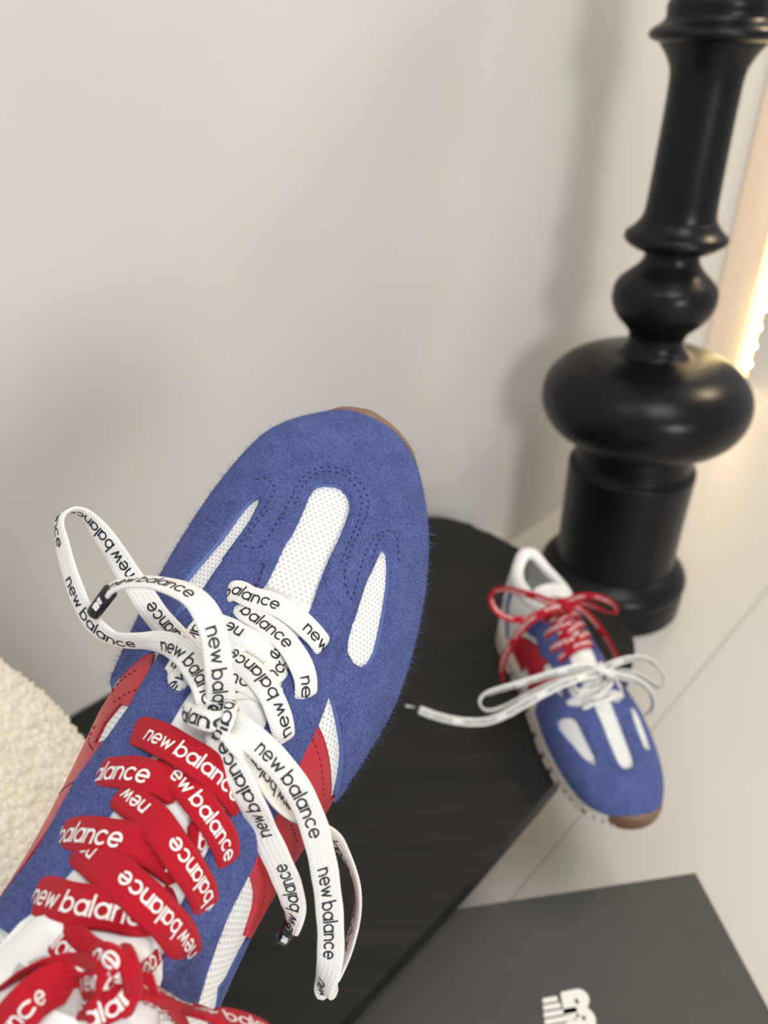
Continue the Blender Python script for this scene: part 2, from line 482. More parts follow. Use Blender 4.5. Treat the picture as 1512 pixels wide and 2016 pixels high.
LACES_NEAR=[
('row','white',.72,.16,[(18.085,.913,5.716,-.162,.912,.376),(18.182,.819,5.987,-.031,.772,.635),(18.254,.604,6.101,.197,.415,.888),(18.182,.184,6.284,.211,.258,.943),(18.225,-.496,6.408,.223,.121,.967),(18.105,-1.179,6.472,.216,-.063,.974),(17.902,-1.807,6.395,.167,-.26,.951),(17.716,-2.211,6.258,.02,-.649,.761),(17.616,-2.376,5.917,-.018,-.898,.44)],[(2.894,1,0,1)],None),
('row','white',.72,.16,[(17.902,.379,6.118,.346,.386,.855),(17.706,.034,6.353,.301,.296,.907),(17.537,-.544,6.54,.295,.206,.933),(17.319,-1.192,6.746,.312,.087,.946),(16.953,-1.773,6.845,.241,-.149,.959),(16.577,-2.16,6.782,.109,-.335,.936),(16.187,-2.357,6.725,-.263,-.568,.78),(16.023,-2.383,6.433,-.483,-.806,.342)],[(3.081,1,0,1)],None),
('row','white',.72,.16,[(15.101,1.277,6.571,-.208,.781,.588),(15.335,1.137,6.839,.175,.391,.904),(16.88,1.096,6.305,.262,.282,.923),(17.018,.464,6.567,.217,.377,.9),(16.952,-.002,6.747,.254,.181,.95),(16.873,-.588,6.806,.247,-.038,.968),(16.767,-1.124,6.75,.209,-.256,.944),(16.636,-1.49,6.615,.162,-.393,.905)],[(3.407,-1,0,1)],None),
('row','white',.72,.16,[(16.177,.241,6.925,.216,.256,.942),(16.338,-.106,6.983,.236,.335,.912),(16.242,-.186,7.066,.341,.28,.898),(16.094,-.791,7.289,.339,.129,.932),(15.747,-1.412,7.416,.281,-.119,.952),(15.319,-1.889,7.379,.147,-.352,.924),(14.951,-2.196,7.243,-.116,-.661,.741),(14.707,-2.373,6.851,-.207,-.837,.507)],[(3.214,-1,0,1)],None),
('row','white',.72,.16,[(14.843,1.063,6.812,-.278,.782,.558),(15.019,.98,7.016,-.087,.532,.842),(15.369,.828,7.015,.21,.34,.917),(15.66,.192,7.161,.233,.276,.933),(15.748,-.359,7.272,.27,.134,.954),(15.78,-.872,7.276,.273,-.128,.953),(15.733,-1.422,7.134,.233,-.386,.892),(15.685,-1.803,6.897,.197,-.535,.822)],[(-.131,1,0,1)],None),
('row','white',.72,.16,[(15.304,-.274,7.328,.305,.046,.951),(15.565,-.617,7.261,.301,-.031,.953),(15.787,-.986,7.152,.34,-.137,.93),(16.382,-1.323,6.859,.434,-.211,.876),(16.634,-1.402,6.631,.605,-.246,.757)],[(-.7,1,0,1)],None),
('row','red',.84,.16,[(13.504,1.382,7.144,.038,.843,.536),(13.585,1.259,7.332,.139,.787,.601),(13.625,.956,7.673,.226,.689,.689),(13.609,.544,8.039,.278,.54,.795),(13.538,-.067,8.398,.307,.297,.904),(13.429,-.712,8.513,.281,-.083,.956),(13.265,-1.309,8.37,.189,-.432,.882),(13.026,-1.781,8.075,.025,-.745,.667),(12.81,-2.004,7.612,-.08,-.883,.463)],[(.794,1,0,1.05)],None),
('row','red',.84,.16,[(12.297,1.681,7.2,.031,.884,.466),(12.386,1.563,7.417,.082,.838,.539),(12.492,1.321,7.729,.144,.738,.659),(12.638,.904,8.101,.209,.604,.769),(12.733,.38,8.403,.274,.381,.883),(12.75,-.094,8.496,.298,.085,.951),(12.682,-.491,8.497,.295,-.049,.954)],[(-1.655,1,0,1.24)],None),
('row','red',.76,.16,[(13.237,.301,8.084,.348,.409,.844),(13.044,-.146,8.381,.384,.296,.875),(12.791,-.656,8.604,.387,.087,.918),(12.543,-1.142,8.686,.289,-.214,.933),(12.274,-1.569,8.555,.117,-.554,.824),(11.978,-1.949,8.224,-.024,-.724,.689),(11.653,-2.139,7.934,-.225,-.835,.503),(11.518,-2.139,7.702,-.382,-.897,.222)],[(.347,1,0,1)],None),
('row','red',.78,.16,[(12.174,.862,8.181,.301,.612,.732),(12.07,.43,8.585,.342,.541,.768),(11.981,-.015,8.885,.376,.388,.841),(11.787,-.52,9.149,.377,.1,.921),(11.508,-1.03,9.189,.225,-.33,.917),(11.216,-1.49,8.94,.067,-.648,.759),(10.879,-1.891,8.509,-.041,-.781,.623),(10.595,-2.076,8.165,-.207,-.868,.452),(10.413,-2.093,7.906,-.348,-.887,.304)],[(1.075,-1,0,1)],None),
('row','red',.84,.16,[(10.717,1.749,7.588,-.033,.894,.446),(10.842,1.652,7.793,.055,.863,.502),(10.996,1.367,8.215,.135,.781,.61),(11.157,.894,8.694,.198,.646,.738),(11.298,.361,9.014,.258,.426,.867),(11.366,-.166,9.153,.294,.05,.955),(11.301,-.726,9.071,.239,-.354,.904),(11.162,-1.254,8.781,.182,-.509,.841)],[(-1.203,1,0,1.22)],None),
('row','red',.84,.16,[(10.817,1.111,8.468,.248,.718,.65),(10.772,.747,8.886,.28,.656,.701),(10.72,.303,9.261,.305,.508,.805),(10.636,-.22,9.548,.316,.251,.915),(10.492,-.727,9.623,.228,-.237,.945),(10.265,-1.275,9.373,.095,-.619,.78),(9.987,-1.737,8.882,-.005,-.787,.617),(9.663,-2.075,8.349,-.091,-.844,.529),(9.354,-2.183,8.062,-.264,-.851,.454),(9.153,-2.164,7.886,-.42,-.819,.39)],[(4.534,-1,0,1)],None),
('row','red',.84,.16,[(9.357,1.831,7.807,.018,.906,.423),(9.495,1.694,8.095,.07,.881,.467),(9.657,1.366,8.64,.127,.809,.574),(9.793,.863,9.202,.168,.665,.728),(9.933,.296,9.553,.203,.401,.893),(10.06,-.257,9.644,.24,-.036,.97),(10.127,-.795,9.464,.239,-.438,.867),(10.266,-1.195,9.113,.298,-.613,.732),(10.557,-1.4,8.781,.348,-.629,.695)],[(.79,1,0,1.12)],None),
('row','red',.84,.16,[(11.766,-1.129,8.679,.246,-.333,.91),(11.867,-1.351,8.571,.227,-.598,.768),(11.769,-1.487,8.399,.013,-.787,.617)],[(-.824,1,0,1)],None),
('row','red',.6,.16,[(9.43,1.076,8.885,.293,.719,.63),(9.304,.851,9.201,.276,.657,.702),(9.194,.499,9.518,.26,.553,.792),(9.103,.06,9.819,.235,.439,.867),(9.11,-.374,9.983,.156,.165,.974),(9.201,-.715,9.935,.125,-.105,.987)],[(-.676,1,0,1)],None),
('row','red',.42,.16,[(9.557,.549,9.38,.289,.596,.749),(9.461,.247,9.658,.308,.545,.78),(9.375,-.078,9.89,.281,.474,.834),(9.359,-.439,10.082,.193,.309,.931),(9.4,-.732,10.102,.136,.087,.987)],[(-38.718,1,0,1)],None),
('row','red',.36,.16,[(9.569,-1.545,8.772,.468,-.757,.456),(9.374,-1.49,9.064,.446,-.808,.386),(9.22,-1.396,9.489,.353,-.895,.274),(9.165,-1.28,10.018,.296,-.927,.233)],[(-.64,1,0,1)],None),
('loop','white',.72,.15,[(14.715,-.466,7.987,-.295,-.498,.816),(14.839,-.225,8.179,-.102,-.119,.988),(15.201,.116,8.108,.249,.282,.926),(15.569,.601,7.731,.21,.4,.892),(15.83,1.12,7.509,-.066,.498,.864),(15.913,1.732,7.105,-.687,.369,.625),(15.789,2.376,6.723,-.941,-.03,.336),(15.633,3.005,6.437,-.937,-.01,.349),(15.673,3.568,6.448,-.798,.21,.565),(15.934,4.132,6.443,-.623,.417,.662),(16.436,4.74,6.428,-.544,.502,.672),(16.977,5.279,6.43,-.551,.527,.647),(17.527,5.736,6.545,-.562,.585,.585),(17.918,6.018,6.595,-.392,.774,.498),(18.255,6.122,6.517,.225,.859,.46),(18.549,5.945,6.424,.904,.389,.179),(18.54,5.551,6.315,.905,-.157,-.396),(18.309,5.065,6.224,.648,-.267,-.713),(18.005,4.526,6.212,.455,-.238,-.858),(17.628,3.958,6.17,.367,-.178,-.913),(17.28,3.405,6.139,.276,-.1,-.956),(16.84,2.722,6.072,.101,-.067,-.993),(16.487,2.069,6.149,-.089,-.298,-.95),(16.157,1.371,6.56,-.173,-.486,-.857),(15.792,.702,7.065,-.27,-.478,-.836),(15.337,.134,7.531,-.279,-.349,-.895),(14.934,-.323,7.732,-.203,-.238,-.95)],[(2.93,-1,0,1),(11.758,-1,1,1)],None),
('end','white',.72,.15,[(14.687,-.482,8.048,-.303,-.145,.942),(14.97,-.411,8.15,-.55,-.273,.79),(15.411,-.209,8.647,-.476,-.401,.783),(15.899,.057,8.954,-.258,-.354,.899),(16.341,.351,9.134,-.049,-.262,.964),(16.724,.734,9.18,.282,-.134,.95),(16.971,1.162,9.062,.501,.088,.861),(17.075,1.643,8.884,.627,.279,.728),(17.093,2.193,8.562,.684,.407,.606),(17.032,2.723,8.207,.657,.522,.544),(16.912,3.184,7.829,.543,.649,.532),(16.751,3.503,7.543,.33,.772,.543),(16.58,3.654,7.363,.11,.811,.575)],[(2.346,-1,0,1)],[(16.665,3.581,7.453),(15.928,3.907,6.767)]),
('loop','white',.72,.15,[(14.466,-.818,8.097,-.326,.667,.67),(14.526,-1.03,8.339,-.047,.574,.817),(14.421,-1.478,8.559,-.062,-.024,.998),(14.271,-1.961,8.3,-.154,-.27,.951),(14.057,-2.474,8.217,-.195,-.092,.976),(13.781,-2.973,8.107,-.351,-.118,.929),(13.446,-3.421,7.865,-.419,-.173,.892),(13.053,-3.835,7.599,-.403,-.295,.866),(12.6,-4.223,7.199,-.414,-.382,.827),(12.123,-4.581,6.789,-.447,-.356,.821),(11.623,-4.909,6.369,-.498,-.29,.817),(11.104,-5.217,5.941,-.553,-.194,.81),(10.561,-5.496,5.503,-.583,-.141,.8),(10.023,-5.71,5.067,-.704,.079,.706),(9.578,-5.815,4.559,-.714,.571,.405),(9.316,-5.927,4.127,-.881,.455,.132),(9.278,-6.142,3.681,-.371,-.876,.309),(9.617,-6.239,3.606,-.115,-.993,-0),(10.125,-6.24,3.707,.07,-.982,-.176),(10.648,-6.222,3.923,.168,-.977,-.133),(11.203,-6.129,4.259,.29,-.955,-.055),(11.728,-5.939,4.691,.433,-.901,.022),(12.162,-5.648,5.083,.649,-.761,-.011),(12.514,-5.28,5.442,.807,-.582,-.095),(12.801,-4.875,5.773,.9,-.365,-.238),(13.025,-4.435,6.078,.925,-.056,-.375),(13.13,-3.911,6.441,.97,.078,-.231),(13.098,-3.372,6.747,.963,-.238,.128),(13.302,-2.832,7.151,.647,-.634,.425),(13.635,-2.247,7.608,.469,-.669,.576),(13.962,-1.677,7.954,.395,-.755,.524),(14.191,-1.253,8.622,.446,-.553,.704),(14.347,-.882,8.336,.711,.216,.669)],[(1.162,1,0,1),(12.862,-1,1,1)],None),
('end','white',.72,.15,[(14.414,-.749,7.93,.759,-.029,.651),(14.155,-.777,8.23,.365,.44,.821),(13.807,-1.133,8.405,-.208,.413,.887),(13.445,-1.607,8.45,-.378,.193,.905),(13.039,-2.135,8.299,-.703,-.085,.706),(12.632,-2.605,7.522,-.767,-.124,.63),(12.238,-3.036,7.146,-.613,-.206,.763),(11.864,-3.467,6.671,-.63,-.33,.703),(11.491,-3.865,6.088,-.689,-.277,.67),(11.121,-4.177,5.614,-.76,.001,.65),(10.78,-4.338,5.258,-.718,.528,.454),(10.523,-4.407,4.937,-.564,.776,.283)],[(3.505,-1,0,1)],[(10.539,-4.391,4.943),(10.056,-4.364,4.311)]),
('knot','white',.52,.36,[(14.549,.266,7.745,-.353,.888,.294),(14.416,.116,8.039,-.377,.809,.452),(14.39,-.152,8.362,-.072,.69,.72),(14.399,-.418,8.55,-.134,.226,.965),(14.482,-.613,8.482,.262,-.644,.719),(14.651,-.799,8.117,.41,-.722,.558)],[(-1.136,1,0,1)],None),
('knot','white',.36,.28,[(14.939,-.801,7.847,.735,-.674,.082),(14.956,-.743,8.177,.983,.032,.179),(14.823,-.743,8.475,.806,.047,.59),(14.599,-.814,8.67,.4,.004,.916),(14.393,-.82,8.663,-.433,-.056,.9),(14.228,-.79,8.492,-.825,.355,.44),(14.211,-.685,8.212,-.367,.863,.346)],[(-.5,1,0,1)],None),
('loop','red',.84,.15,[(9.168,-1.166,10.003,-.017,-.895,.447),(9.127,-1.003,10.328,.088,-.839,.536),(9.078,-.75,10.668,-.317,.483,.816),(8.751,-.346,9.793,-.385,.532,.754),(8.659,-.063,9.969,.175,-.493,.852),(8.517,.145,10.125,.28,-.497,.821),(8.359,.272,10.275,.519,-.552,.652),(8.212,.346,10.538,.271,-.239,.932),(7.962,.444,10.434,-.365,.062,.929),(7.655,.538,10.306,-.453,.142,.88),(7.306,.714,10.053,-.585,.292,.757),(7.031,1.09,9.611,-.82,.296,.49),(7.032,1.404,9.176,-.448,.842,.299),(7.296,1.424,9.068,.132,.969,-.209),(7.603,1.308,9.088,.458,.855,-.242),(7.919,1.133,9.22,.575,.804,-.154),(8.279,.9,9.479,.65,.75,-.121),(8.558,.656,9.704,.791,.574,-.211),(8.75,.364,9.787,.838,.303,-.454),(8.862,.014,9.836,.703,.029,-.71),(8.999,-.349,10.004,.798,-.207,-.566),(9.226,-.773,10.637,.873,-.199,-.446)],[(1.776,-1,0,1),(6.265,1,1,1)],None),
('loop','red',.7,.15,[(9.062,-1.205,9.779,.711,-.168,.683),(8.87,-1.057,10.015,.593,-.135,.794),(8.598,-.799,10.194,.162,.829,.535),(8.199,-.357,9.133,.457,.815,.356),(8.099,-.036,9.089,.538,.238,.808),(7.949,.209,9.133,.509,.217,.833),(7.787,.377,9.172,.276,.529,.802),(7.514,.549,9.058,.094,.661,.745),(7.191,.743,8.923,.088,.664,.743)],[(3.936,-1,0,1)],None),
('end','red',.6,.2,[(9.173,-1.268,10.237,.763,.031,.645),(9.004,-1.301,10.439,.614,.104,.782),(8.817,-1.239,10.512,.221,-.051,.974),(8.668,-1.107,10.525,.016,-.092,.996),(8.509,-.941,10.545,-.048,-.008,.999),(8.408,-.82,10.515,.003,.238,.971)],[(2.49,-1,0,1)],None),
('loop','red',.84,.15,[(9.194,-1.282,10.118,.537,-.542,.647),(9.085,-1.519,10.01,.903,-.427,.053),(8.962,-1.846,9.511,.961,-.264,-.082),(8.806,-2.2,8.938,.966,-.222,-.131),(8.576,-2.623,7.973,.981,.193,.024),(8.946,-2.993,9.574,.957,.262,-.122),(9.002,-3.42,9.601,.975,.032,.219),(9.018,-3.978,9.396,.97,-.158,.185),(8.936,-4.48,9.042,.962,-.244,.123)],[(3.768,1,0,1)],None),
('loop','red',.84,.15,[(9.123,-1.295,10.115,-.485,-.378,.789),(8.923,-1.577,9.858,-.863,-.106,.494),(8.772,-1.878,9.378,-.911,-.131,.392),(8.591,-2.182,8.882,-.931,-.016,.365),(8.376,-2.44,8.345,-.917,.243,.318),(8.003,-2.716,7.595,-.876,.382,.295)],[(-.398,1,0,1)],None),
('knot','red',.42,.3,[(9.19,-.404,10.118,-.678,-.647,.35),(9.391,-.473,10.379,-.768,.244,.592),(9.48,-.63,10.588,.067,.696,.715),(9.482,-.798,10.688,.264,.189,.946),(9.408,-.963,10.675,-.141,-.515,.845),(9.229,-1.084,10.472,-.617,-.48,.624),(9.01,-1.101,10.176,-.773,-.249,.584)],[(.449,1,0,1)],None),
('knot','red',.4,.32,[(9.497,-.899,10.012,-.385,.881,.276),(9.523,-1.028,10.461,.659,.671,.34),(9.431,-1.178,10.691,.372,.12,.92),(9.261,-1.315,10.605,-.372,-.41,.833),(9.028,-1.391,10.406,-.628,-.24,.74),(8.777,-1.394,10.17,-.736,-.042,.676),(8.563,-1.371,9.901,-.78,.032,.625)],[(-2.543,1,0,1)],None)]
LACES_FAR=[
('loop','white',.72,.16,[(16.141,-1.225,7.936,.976,.019,.219),(16.023,-.106,8.367,.94,-.05,.339),(16.122,1.768,8.428,.961,-.076,.265),(16.339,3.641,8.304,.986,-.11,.125),(16.574,5.497,8.156,.995,-.085,.051),(16.672,7.274,7.868,.999,-.028,-.032),(16.641,8.645,7.524,.993,-.013,-.118),(16.596,9.385,7.003,.842,-.482,-.244),(16.681,9.436,6.101,-.152,-.911,.384),(16.756,8.7,5.439,-.911,-.139,.388),(16.721,7.438,5.48,-.99,.119,.069),(16.428,5.595,6.093,-.986,.165,.039),(16.151,3.744,6.682,-.989,.143,-.034),(15.852,1.854,7.13,-.992,.123,.004),(15.688,-.026,7.362,-.995,.091,.036)],[(3.091,-1,0,1)],None),
('end','white',.72,.16,[(16.255,-1.233,7.57,.229,-.288,.93),(16.75,.51,7.989,.269,-.131,.954),(17.093,2.437,7.839,.311,.131,.941),(17.366,4.26,7.263,.331,.298,.895),(17.535,5.845,6.543,.343,.41,.845),(17.57,7.372,5.672,.415,.467,.781),(17.338,8.833,4.862,.386,.437,.813),(16.855,10.268,4.456,.441,.38,.813),(16.031,11.818,4.176,.421,.353,.835),(15.112,13.204,4.093,.431,.297,.852),(14.401,14.216,4.166,.45,.254,.856)],[(9.275,-1,0,1)],[(14.436,14.132,4.136),(13.49,15.779,4.019)]),
('loop','white',.72,.16,[(16.295,-1.451,7.947,.861,.381,.338),(16.383,-2.226,8.598,.854,.37,.367),(16.587,-3.321,9.157,.979,.183,.092),(16.734,-4.43,9.245,.969,.155,-.193),(16.866,-5.351,8.924,.723,.499,-.478),(17.194,-6.064,8.235,.34,.802,-.491),(17.553,-6.556,7.432,-.044,.942,-.334),(17.689,-6.598,6.665,-.789,.566,.238),(17.468,-6.216,6.337,-.737,-.548,.396),(16.921,-5.584,6.639,-.698,-.625,.35),(16.473,-4.684,7.086,-.808,-.441,.392),(16.214,-3.629,7.38,-.911,-.201,.36),(16.128,-2.337,7.521,-.941,-.098,.325)],[(1.017,-1,0,1)],None),
('end','white',.72,.16,[(16.65,-1.65,8.012,.697,.487,.527),(17.141,-2.346,8.006,.807,.389,.444),(17.527,-3.292,7.858,.935,.28,.217),(17.832,-4.23,7.459,.928,.356,-.11),(18.051,-4.994,6.767,.647,.667,-.369),(18.203,-5.539,5.74,.178,.937,-.3),(18.292,-5.7,4.703,-.238,.971,.021),(18.226,-5.496,3.994,-.607,.659,.445),(18.033,-5.231,3.656,-.631,.394,.669)],[(.853,1,0,1)],None),
('knot','white',.6,.5,[(15.973,-.506,7.807,.466,.841,.274),(16.231,-.789,8.235,.454,.707,.543),(16.55,-1.201,8.229,.749,.194,.634),(16.665,-1.735,8.012,.759,-.298,.58),(16.429,-2.338,7.803,.576,-.46,.675)],[],None),
('loop','red',.84,.16,[(9.951,-.126,10.384,.966,.037,.257),(9.853,1.019,10.588,.966,.205,.159),(9.304,2.407,11.053,.917,.398,.022),(8.693,3.654,11.279,.866,.483,-.129),(8.018,4.771,11.266,.86,.448,-.243),(7.599,5.573,10.941,.934,.066,-.352),(7.521,6.021,10.18,.767,-.634,.097),(8.049,5.88,9.389,.444,-.515,.733),(8.761,5.188,8.845,.201,-.171,.965),(9.464,4.156,8.789,.126,.164,.978),(9.85,3.061,9.062,.088,.374,.923),(9.938,2.088,9.581,.09,.409,.908),(9.872,.956,10.009,.25,.214,.944),(9.747,-.048,10.116,.41,.046,.911)],[(2.736,-1,0,1)],None),
('end','red',.84,.16,[(10.233,.182,10.418,.408,.025,.912),(10.413,1.58,10.3,.333,.232,.914),(10.476,2.681,9.695,.265,.558,.787),(10.475,3.55,8.881,.202,.748,.632),(10.533,4.234,7.839,.234,.845,.48),(10.548,4.885,6.495,.268,.887,.376),(10.654,5.375,5.056,.267,.937,.226),(10.787,5.496,3.68,.234,.972,.001),(10.881,5.323,2.449,.166,.978,-.125)],[(2.682,1,0,1)],None),
('loop','red',.84,.16,[(9.951,-.126,10.384,.896,.359,.262),(10.08,-.867,10.961,.958,.226,.175),(10.2,-1.84,11.24,.994,.104,-.03),(10.315,-3.081,11.038,.966,.17,-.195),(10.462,-4.289,10.398,.867,.377,-.327),(10.609,-4.993,9.613,.303,.892,-.334),(10.506,-4.773,9.146,-.541,.07,.838),(10.171,-3.919,9.24,-.709,-.415,.57),(9.889,-2.875,9.761,-.789,-.392,.473),(9.682,-1.823,10.162,-.884,-.172,.435),(9.677,-.647,10.21,-.928,-.019,.373)],[(1.978,-1,0,1)],None),
('end','red',.84,.16,[(10.178,-.223,10.433,.905,.297,.305),(10.462,-1.076,10.418,.915,.394,.088),(10.959,-1.914,9.876,.736,.66,-.151),(11.647,-2.717,9.024,.585,.797,-.151),(12.483,-3.371,8.084,.442,.887,-.136),(13.306,-3.809,7.292,.328,.931,-.164),(13.909,-4.161,6.443,.305,.937,-.172)],[(.905,1,0,1)],None),
('knot','red',.6,.5,[(9.552,.479,10.273,.47,.865,.175),(9.905,.192,10.743,.4,.739,.542),(10.323,-.149,10.559,.85,.241,.469),(10.513,-.441,9.967,.945,.325,.024),(10.43,-.367,9.321,.815,.579,-.038)],[],None)]
POSE_NEAR=[[.3482,-.925,.1522,-.1101],[.7774,.1941,-.5984,.0738],[.5239,.3267,.7866,.4201]]
POSE_FAR=[.1449,.647,-1.3904]

Z0 = np.array([3.0, 3.0, 2.9, 2.7, 2.4, 2.2, 2.0, 1.9, 1.9, 2.1, 2.4, 2.7])
EN = np.array([3.0, 3.0, 3.0, 2.7, 1.95, 1.9, 2.05, 2.2, 2.3, 2.3, 2.2, 2.1])


def pchip(xk, yk, x):
    x = np.asarray(x, float)
    h = np.diff(xk)
    d = np.diff(yk) / h
    m = np.zeros_like(yk)
    m[1:-1] = (d[:-1] * h[1:] + d[1:] * h[:-1]) / (h[1:] + h[:-1])
    m[0], m[-1] = d[0], d[-1]
    i = np.clip(np.searchsorted(xk, x) - 1, 0, len(h) - 1)
    t = (x - xk[i]) / h[i]
    return yk[i] * (2 * t**3 - 3 * t**2 + 1) + h[i] * m[i] * (t**3 - 2 * t**2 + t) + yk[i + 1] * (-2 * t**3 + 3 * t**2) + h[i] * m[i + 1] * (t**3 - t**2)


def qx(x):
    return np.arccos(np.clip(1 - 2 * np.asarray(x, float) / LEN, -1, 1)) / np.pi


def xq(q):
    return LEN * (1 - np.cos(np.pi * np.asarray(q))) / 2


QK = qx(XK)


def surf(q, t):
    x = xq(q)
    l, r, zt, z0 = (pchip(QK, k, q) for k in (YL, YR, ZT, Z0))
    e = 2 / pchip(QK, EN, q)
    a = np.pi * np.asarray(t)
    c, s = np.cos(a), np.abs(np.sin(a))
    y = (l + r) / 2 - (l - r) / 2 * np.sign(c) * np.abs(c)**e
    return np.stack(np.broadcast_arrays(x, y, z0 + (zt - z0) * s**e), -1)


def surf_n(q, t, e=2e-3):
    q = np.clip(q, 2 * e, 1 - 2 * e)
    t = np.clip(t, 2 * e, 1 - 2 * e)
    n = np.cross(surf(q + e, t) - surf(q - e, t), surf(q, t + e) - surf(q, t - e))
    return n / (np.linalg.norm(n, axis=-1, keepdims=True) + 1e-12)


QS, TS = 36.0, 14.0      # q,t -> roughly metric plane used for triangulating


def smooth_loop(pts, it=1):
    P = np.asarray(pts, float)
    return P


class Shoe:
    def __init__(self, root, mirror):
        self.root, self.mir = root, mirror

    def tr(self, V):
        V = np.array(V, float) / 100
        if self.mir:
            V[..., 1] *= -1
        return V

    def faces(self, Fc):
        return [f[::-1] for f in Fc] if self.mir else Fc

    def mesh(self, name, V, Fc, mat, parent=None, uv=None, smooth=True):
        return link_mesh(name, self.tr(V), self.faces([tuple(f) for f in Fc]), mat, parent or self.root, smooth, uv)

    # -- a sheet of material lying on the shoe's surface
    def patch(self, name, loops, off, mat, step=.2, parent=None, skirt=None, edge=.8, offfun=None):
        L2 = [np.asarray(l) * (QS, TS) for l in loops]
        vo, T, li = triangulate(L2, step)
        q, t = np.clip(vo[:, 0] / QS, 0, 1), np.clip(vo[:, 1] / TS, 0, 1)
        S0, N = surf(q, t), surf_n(q, t)
        o = np.full(len(vo), off)
        if offfun is not None:
            o = offfun(q, t, o)
        bid = np.array(sorted({i for l in li for i in l}))
        o2 = o.copy()
        if skirt is not None:
            onrim = (q[bid] < .999) & (t[bid] > .002) & (t[bid] < .998)
            o2[bid[onrim]] = o[bid[onrim]] * edge
        V = S0 + N * o2[:, None]
        uv = np.stack([xq(q), (t - .5) * TS], 1)
        Fc = [tuple(r) for r in T]
        a = V[[f[0] for f in Fc]]
        b = V[[f[1] for f in Fc]]
        c = V[[f[2] for f in Fc]]
        nn = np.cross(b - a, c - a)
        flip = (nn * N[[f[0] for f in Fc]]).sum(1) < 0
        Fc = [f[::-1] if k else f for f, k in zip(Fc, flip)]
        top = list(Fc)
        if skirt is not None:
            base = len(V)
            V = np.vstack([V, S0[bid] + N[bid] * skirt])
            uv = np.vstack([uv, uv[bid]])
            mp = {b_: base + i for i, b_ in enumerate(bid)}
            for l in li:
                for i in range(len(l)):
                    x, y = l[i], l[(i + 1) % len(l)]
                    if x in mp and y in mp and x != y:
                        Fc.append((x, y, mp[y], mp[x]))
        ob = self.mesh(name, V, Fc, mat, parent, uv)
        if mat is M['suede']:
            ob.data.materials.append(M['suede_edge'])
            ob.data.polygons.foreach_set('material_index', [0] * len(top) + [1] * (len(Fc) - len(top)))
        return ob, V, top, N

    # -- loose fibres standing off a suede sheet
    def nap(self, parent, V, T, count, lmin=.05, lmax=.15):
        T = np.array(T)
        A, B, C = V[T[:, 0]], V[T[:, 1]], V[T[:, 2]]
        n = np.cross(B - A, C - A)
        ar = np.linalg.norm(n, axis=1)
        n /= ar[:, None] + 1e-12
        k = rng.choice(len(T), count, p=ar / ar.sum())
        w = rng.random((count, 2))
        w[w.sum(1) > 1] = 1 - w[w.sum(1) > 1]
        P = A[k] + (B - A)[k] * w[:, :1] + (C - A)[k] * w[:, 1:]
        N = n[k]
        d = rng.normal(size=(count, 3))
        d -= (d * N).sum(1)[:, None] * N
        d /= np.linalg.norm(d, axis=1)[:, None]
        ln = lmin + (lmax - lmin) * rng.random(count) ** 2
        longer = rng.random(count) < .035
        ln[longer] = .14 + .2 * rng.random(longer.sum())
        lift_up = longer * .5
        lift = .10 + .75 * rng.random(count) ** 2 + lift_up
        tip = P + (d + N * lift[:, None]) * ln[:, None]
        side = np.cross(d, N) * .0058
        base = P - N * .01
        VV = np.stack([base - side, base + side, tip], 1).reshape(-1, 3)
        FF = np.arange(3 * count).reshape(-1, 3)
        me = bpy.data.meshes.new('suede_nap')
        VV = self.tr(VV)
        me.vertices.add(len(VV))
        me.vertices.foreach_set('co', VV.ravel())
        me.loops.add(len(VV))
        me.loops.foreach_set('vertex_index', FF.ravel().astype(np.int32))
        me.polygons.add(count)
        me.polygons.foreach_set('loop_start', np.arange(0, 3 * count, 3, dtype=np.int32))
        me.polygons.foreach_set('loop_total', np.full(count, 3, dtype=np.int32))
        me.materials.append(M['nap'])
        me.update()
        me.validate()
        o = bpy.data.objects.new('suede_nap', me)
        COL.objects.link(o)
        o.parent = parent
        o['kind'] = 'stuff'

    def stitches(self, name, lines, off, mat, parent, dash=.17, gap=.085, r=.026):
        V, Fc = [], []
        for ln in lines:
            P = np.asarray(ln)
            C = catmull(np.hstack([P * (QS, TS), np.zeros((len(P), 1))]), 10)[:, :2] / (QS, TS)
            X = surf(C[:, 0], C[:, 1]) + surf_n(C[:, 0], C[:, 1]) * off
            N = surf_n(C[:, 0], C[:, 1])
            s = arcs(X)
            u = 0.0
            while u + dash < s[-1]:
                ring = []
                for k in range(3):
                    uu = u + dash * k / 2
                    p = np.array([np.interp(uu, s, X[:, i]) for i in range(3)])
                    p2 = np.array([np.interp(uu + .02, s, X[:, i]) for i in range(3)])
                    n = np.array([np.interp(uu, s, N[:, i]) for i in range(3)])
                    tn = p2 - p
                    tn /= np.linalg.norm(tn) + 1e-9
                    sd = np.cross(n, tn)
                    rr = r if k == 1 else r * .55
                    dp = .012 if k == 1 else -.03
                    b = len(V)
                    V += [p + sd * rr + n * (dp - rr * .6), p + n * (dp + rr * .8), p - sd * rr + n * (dp - rr * .6)]
                    ring.append(b)
                for a, b in zip(ring, ring[1:]):
                    for j in range(3):
                        k = (j + 1) % 3
                        Fc.append((a + j, a + k, b + k, b + j))
                u += dash + gap
        return self.mesh(name, np.array(V), Fc, mat, parent)

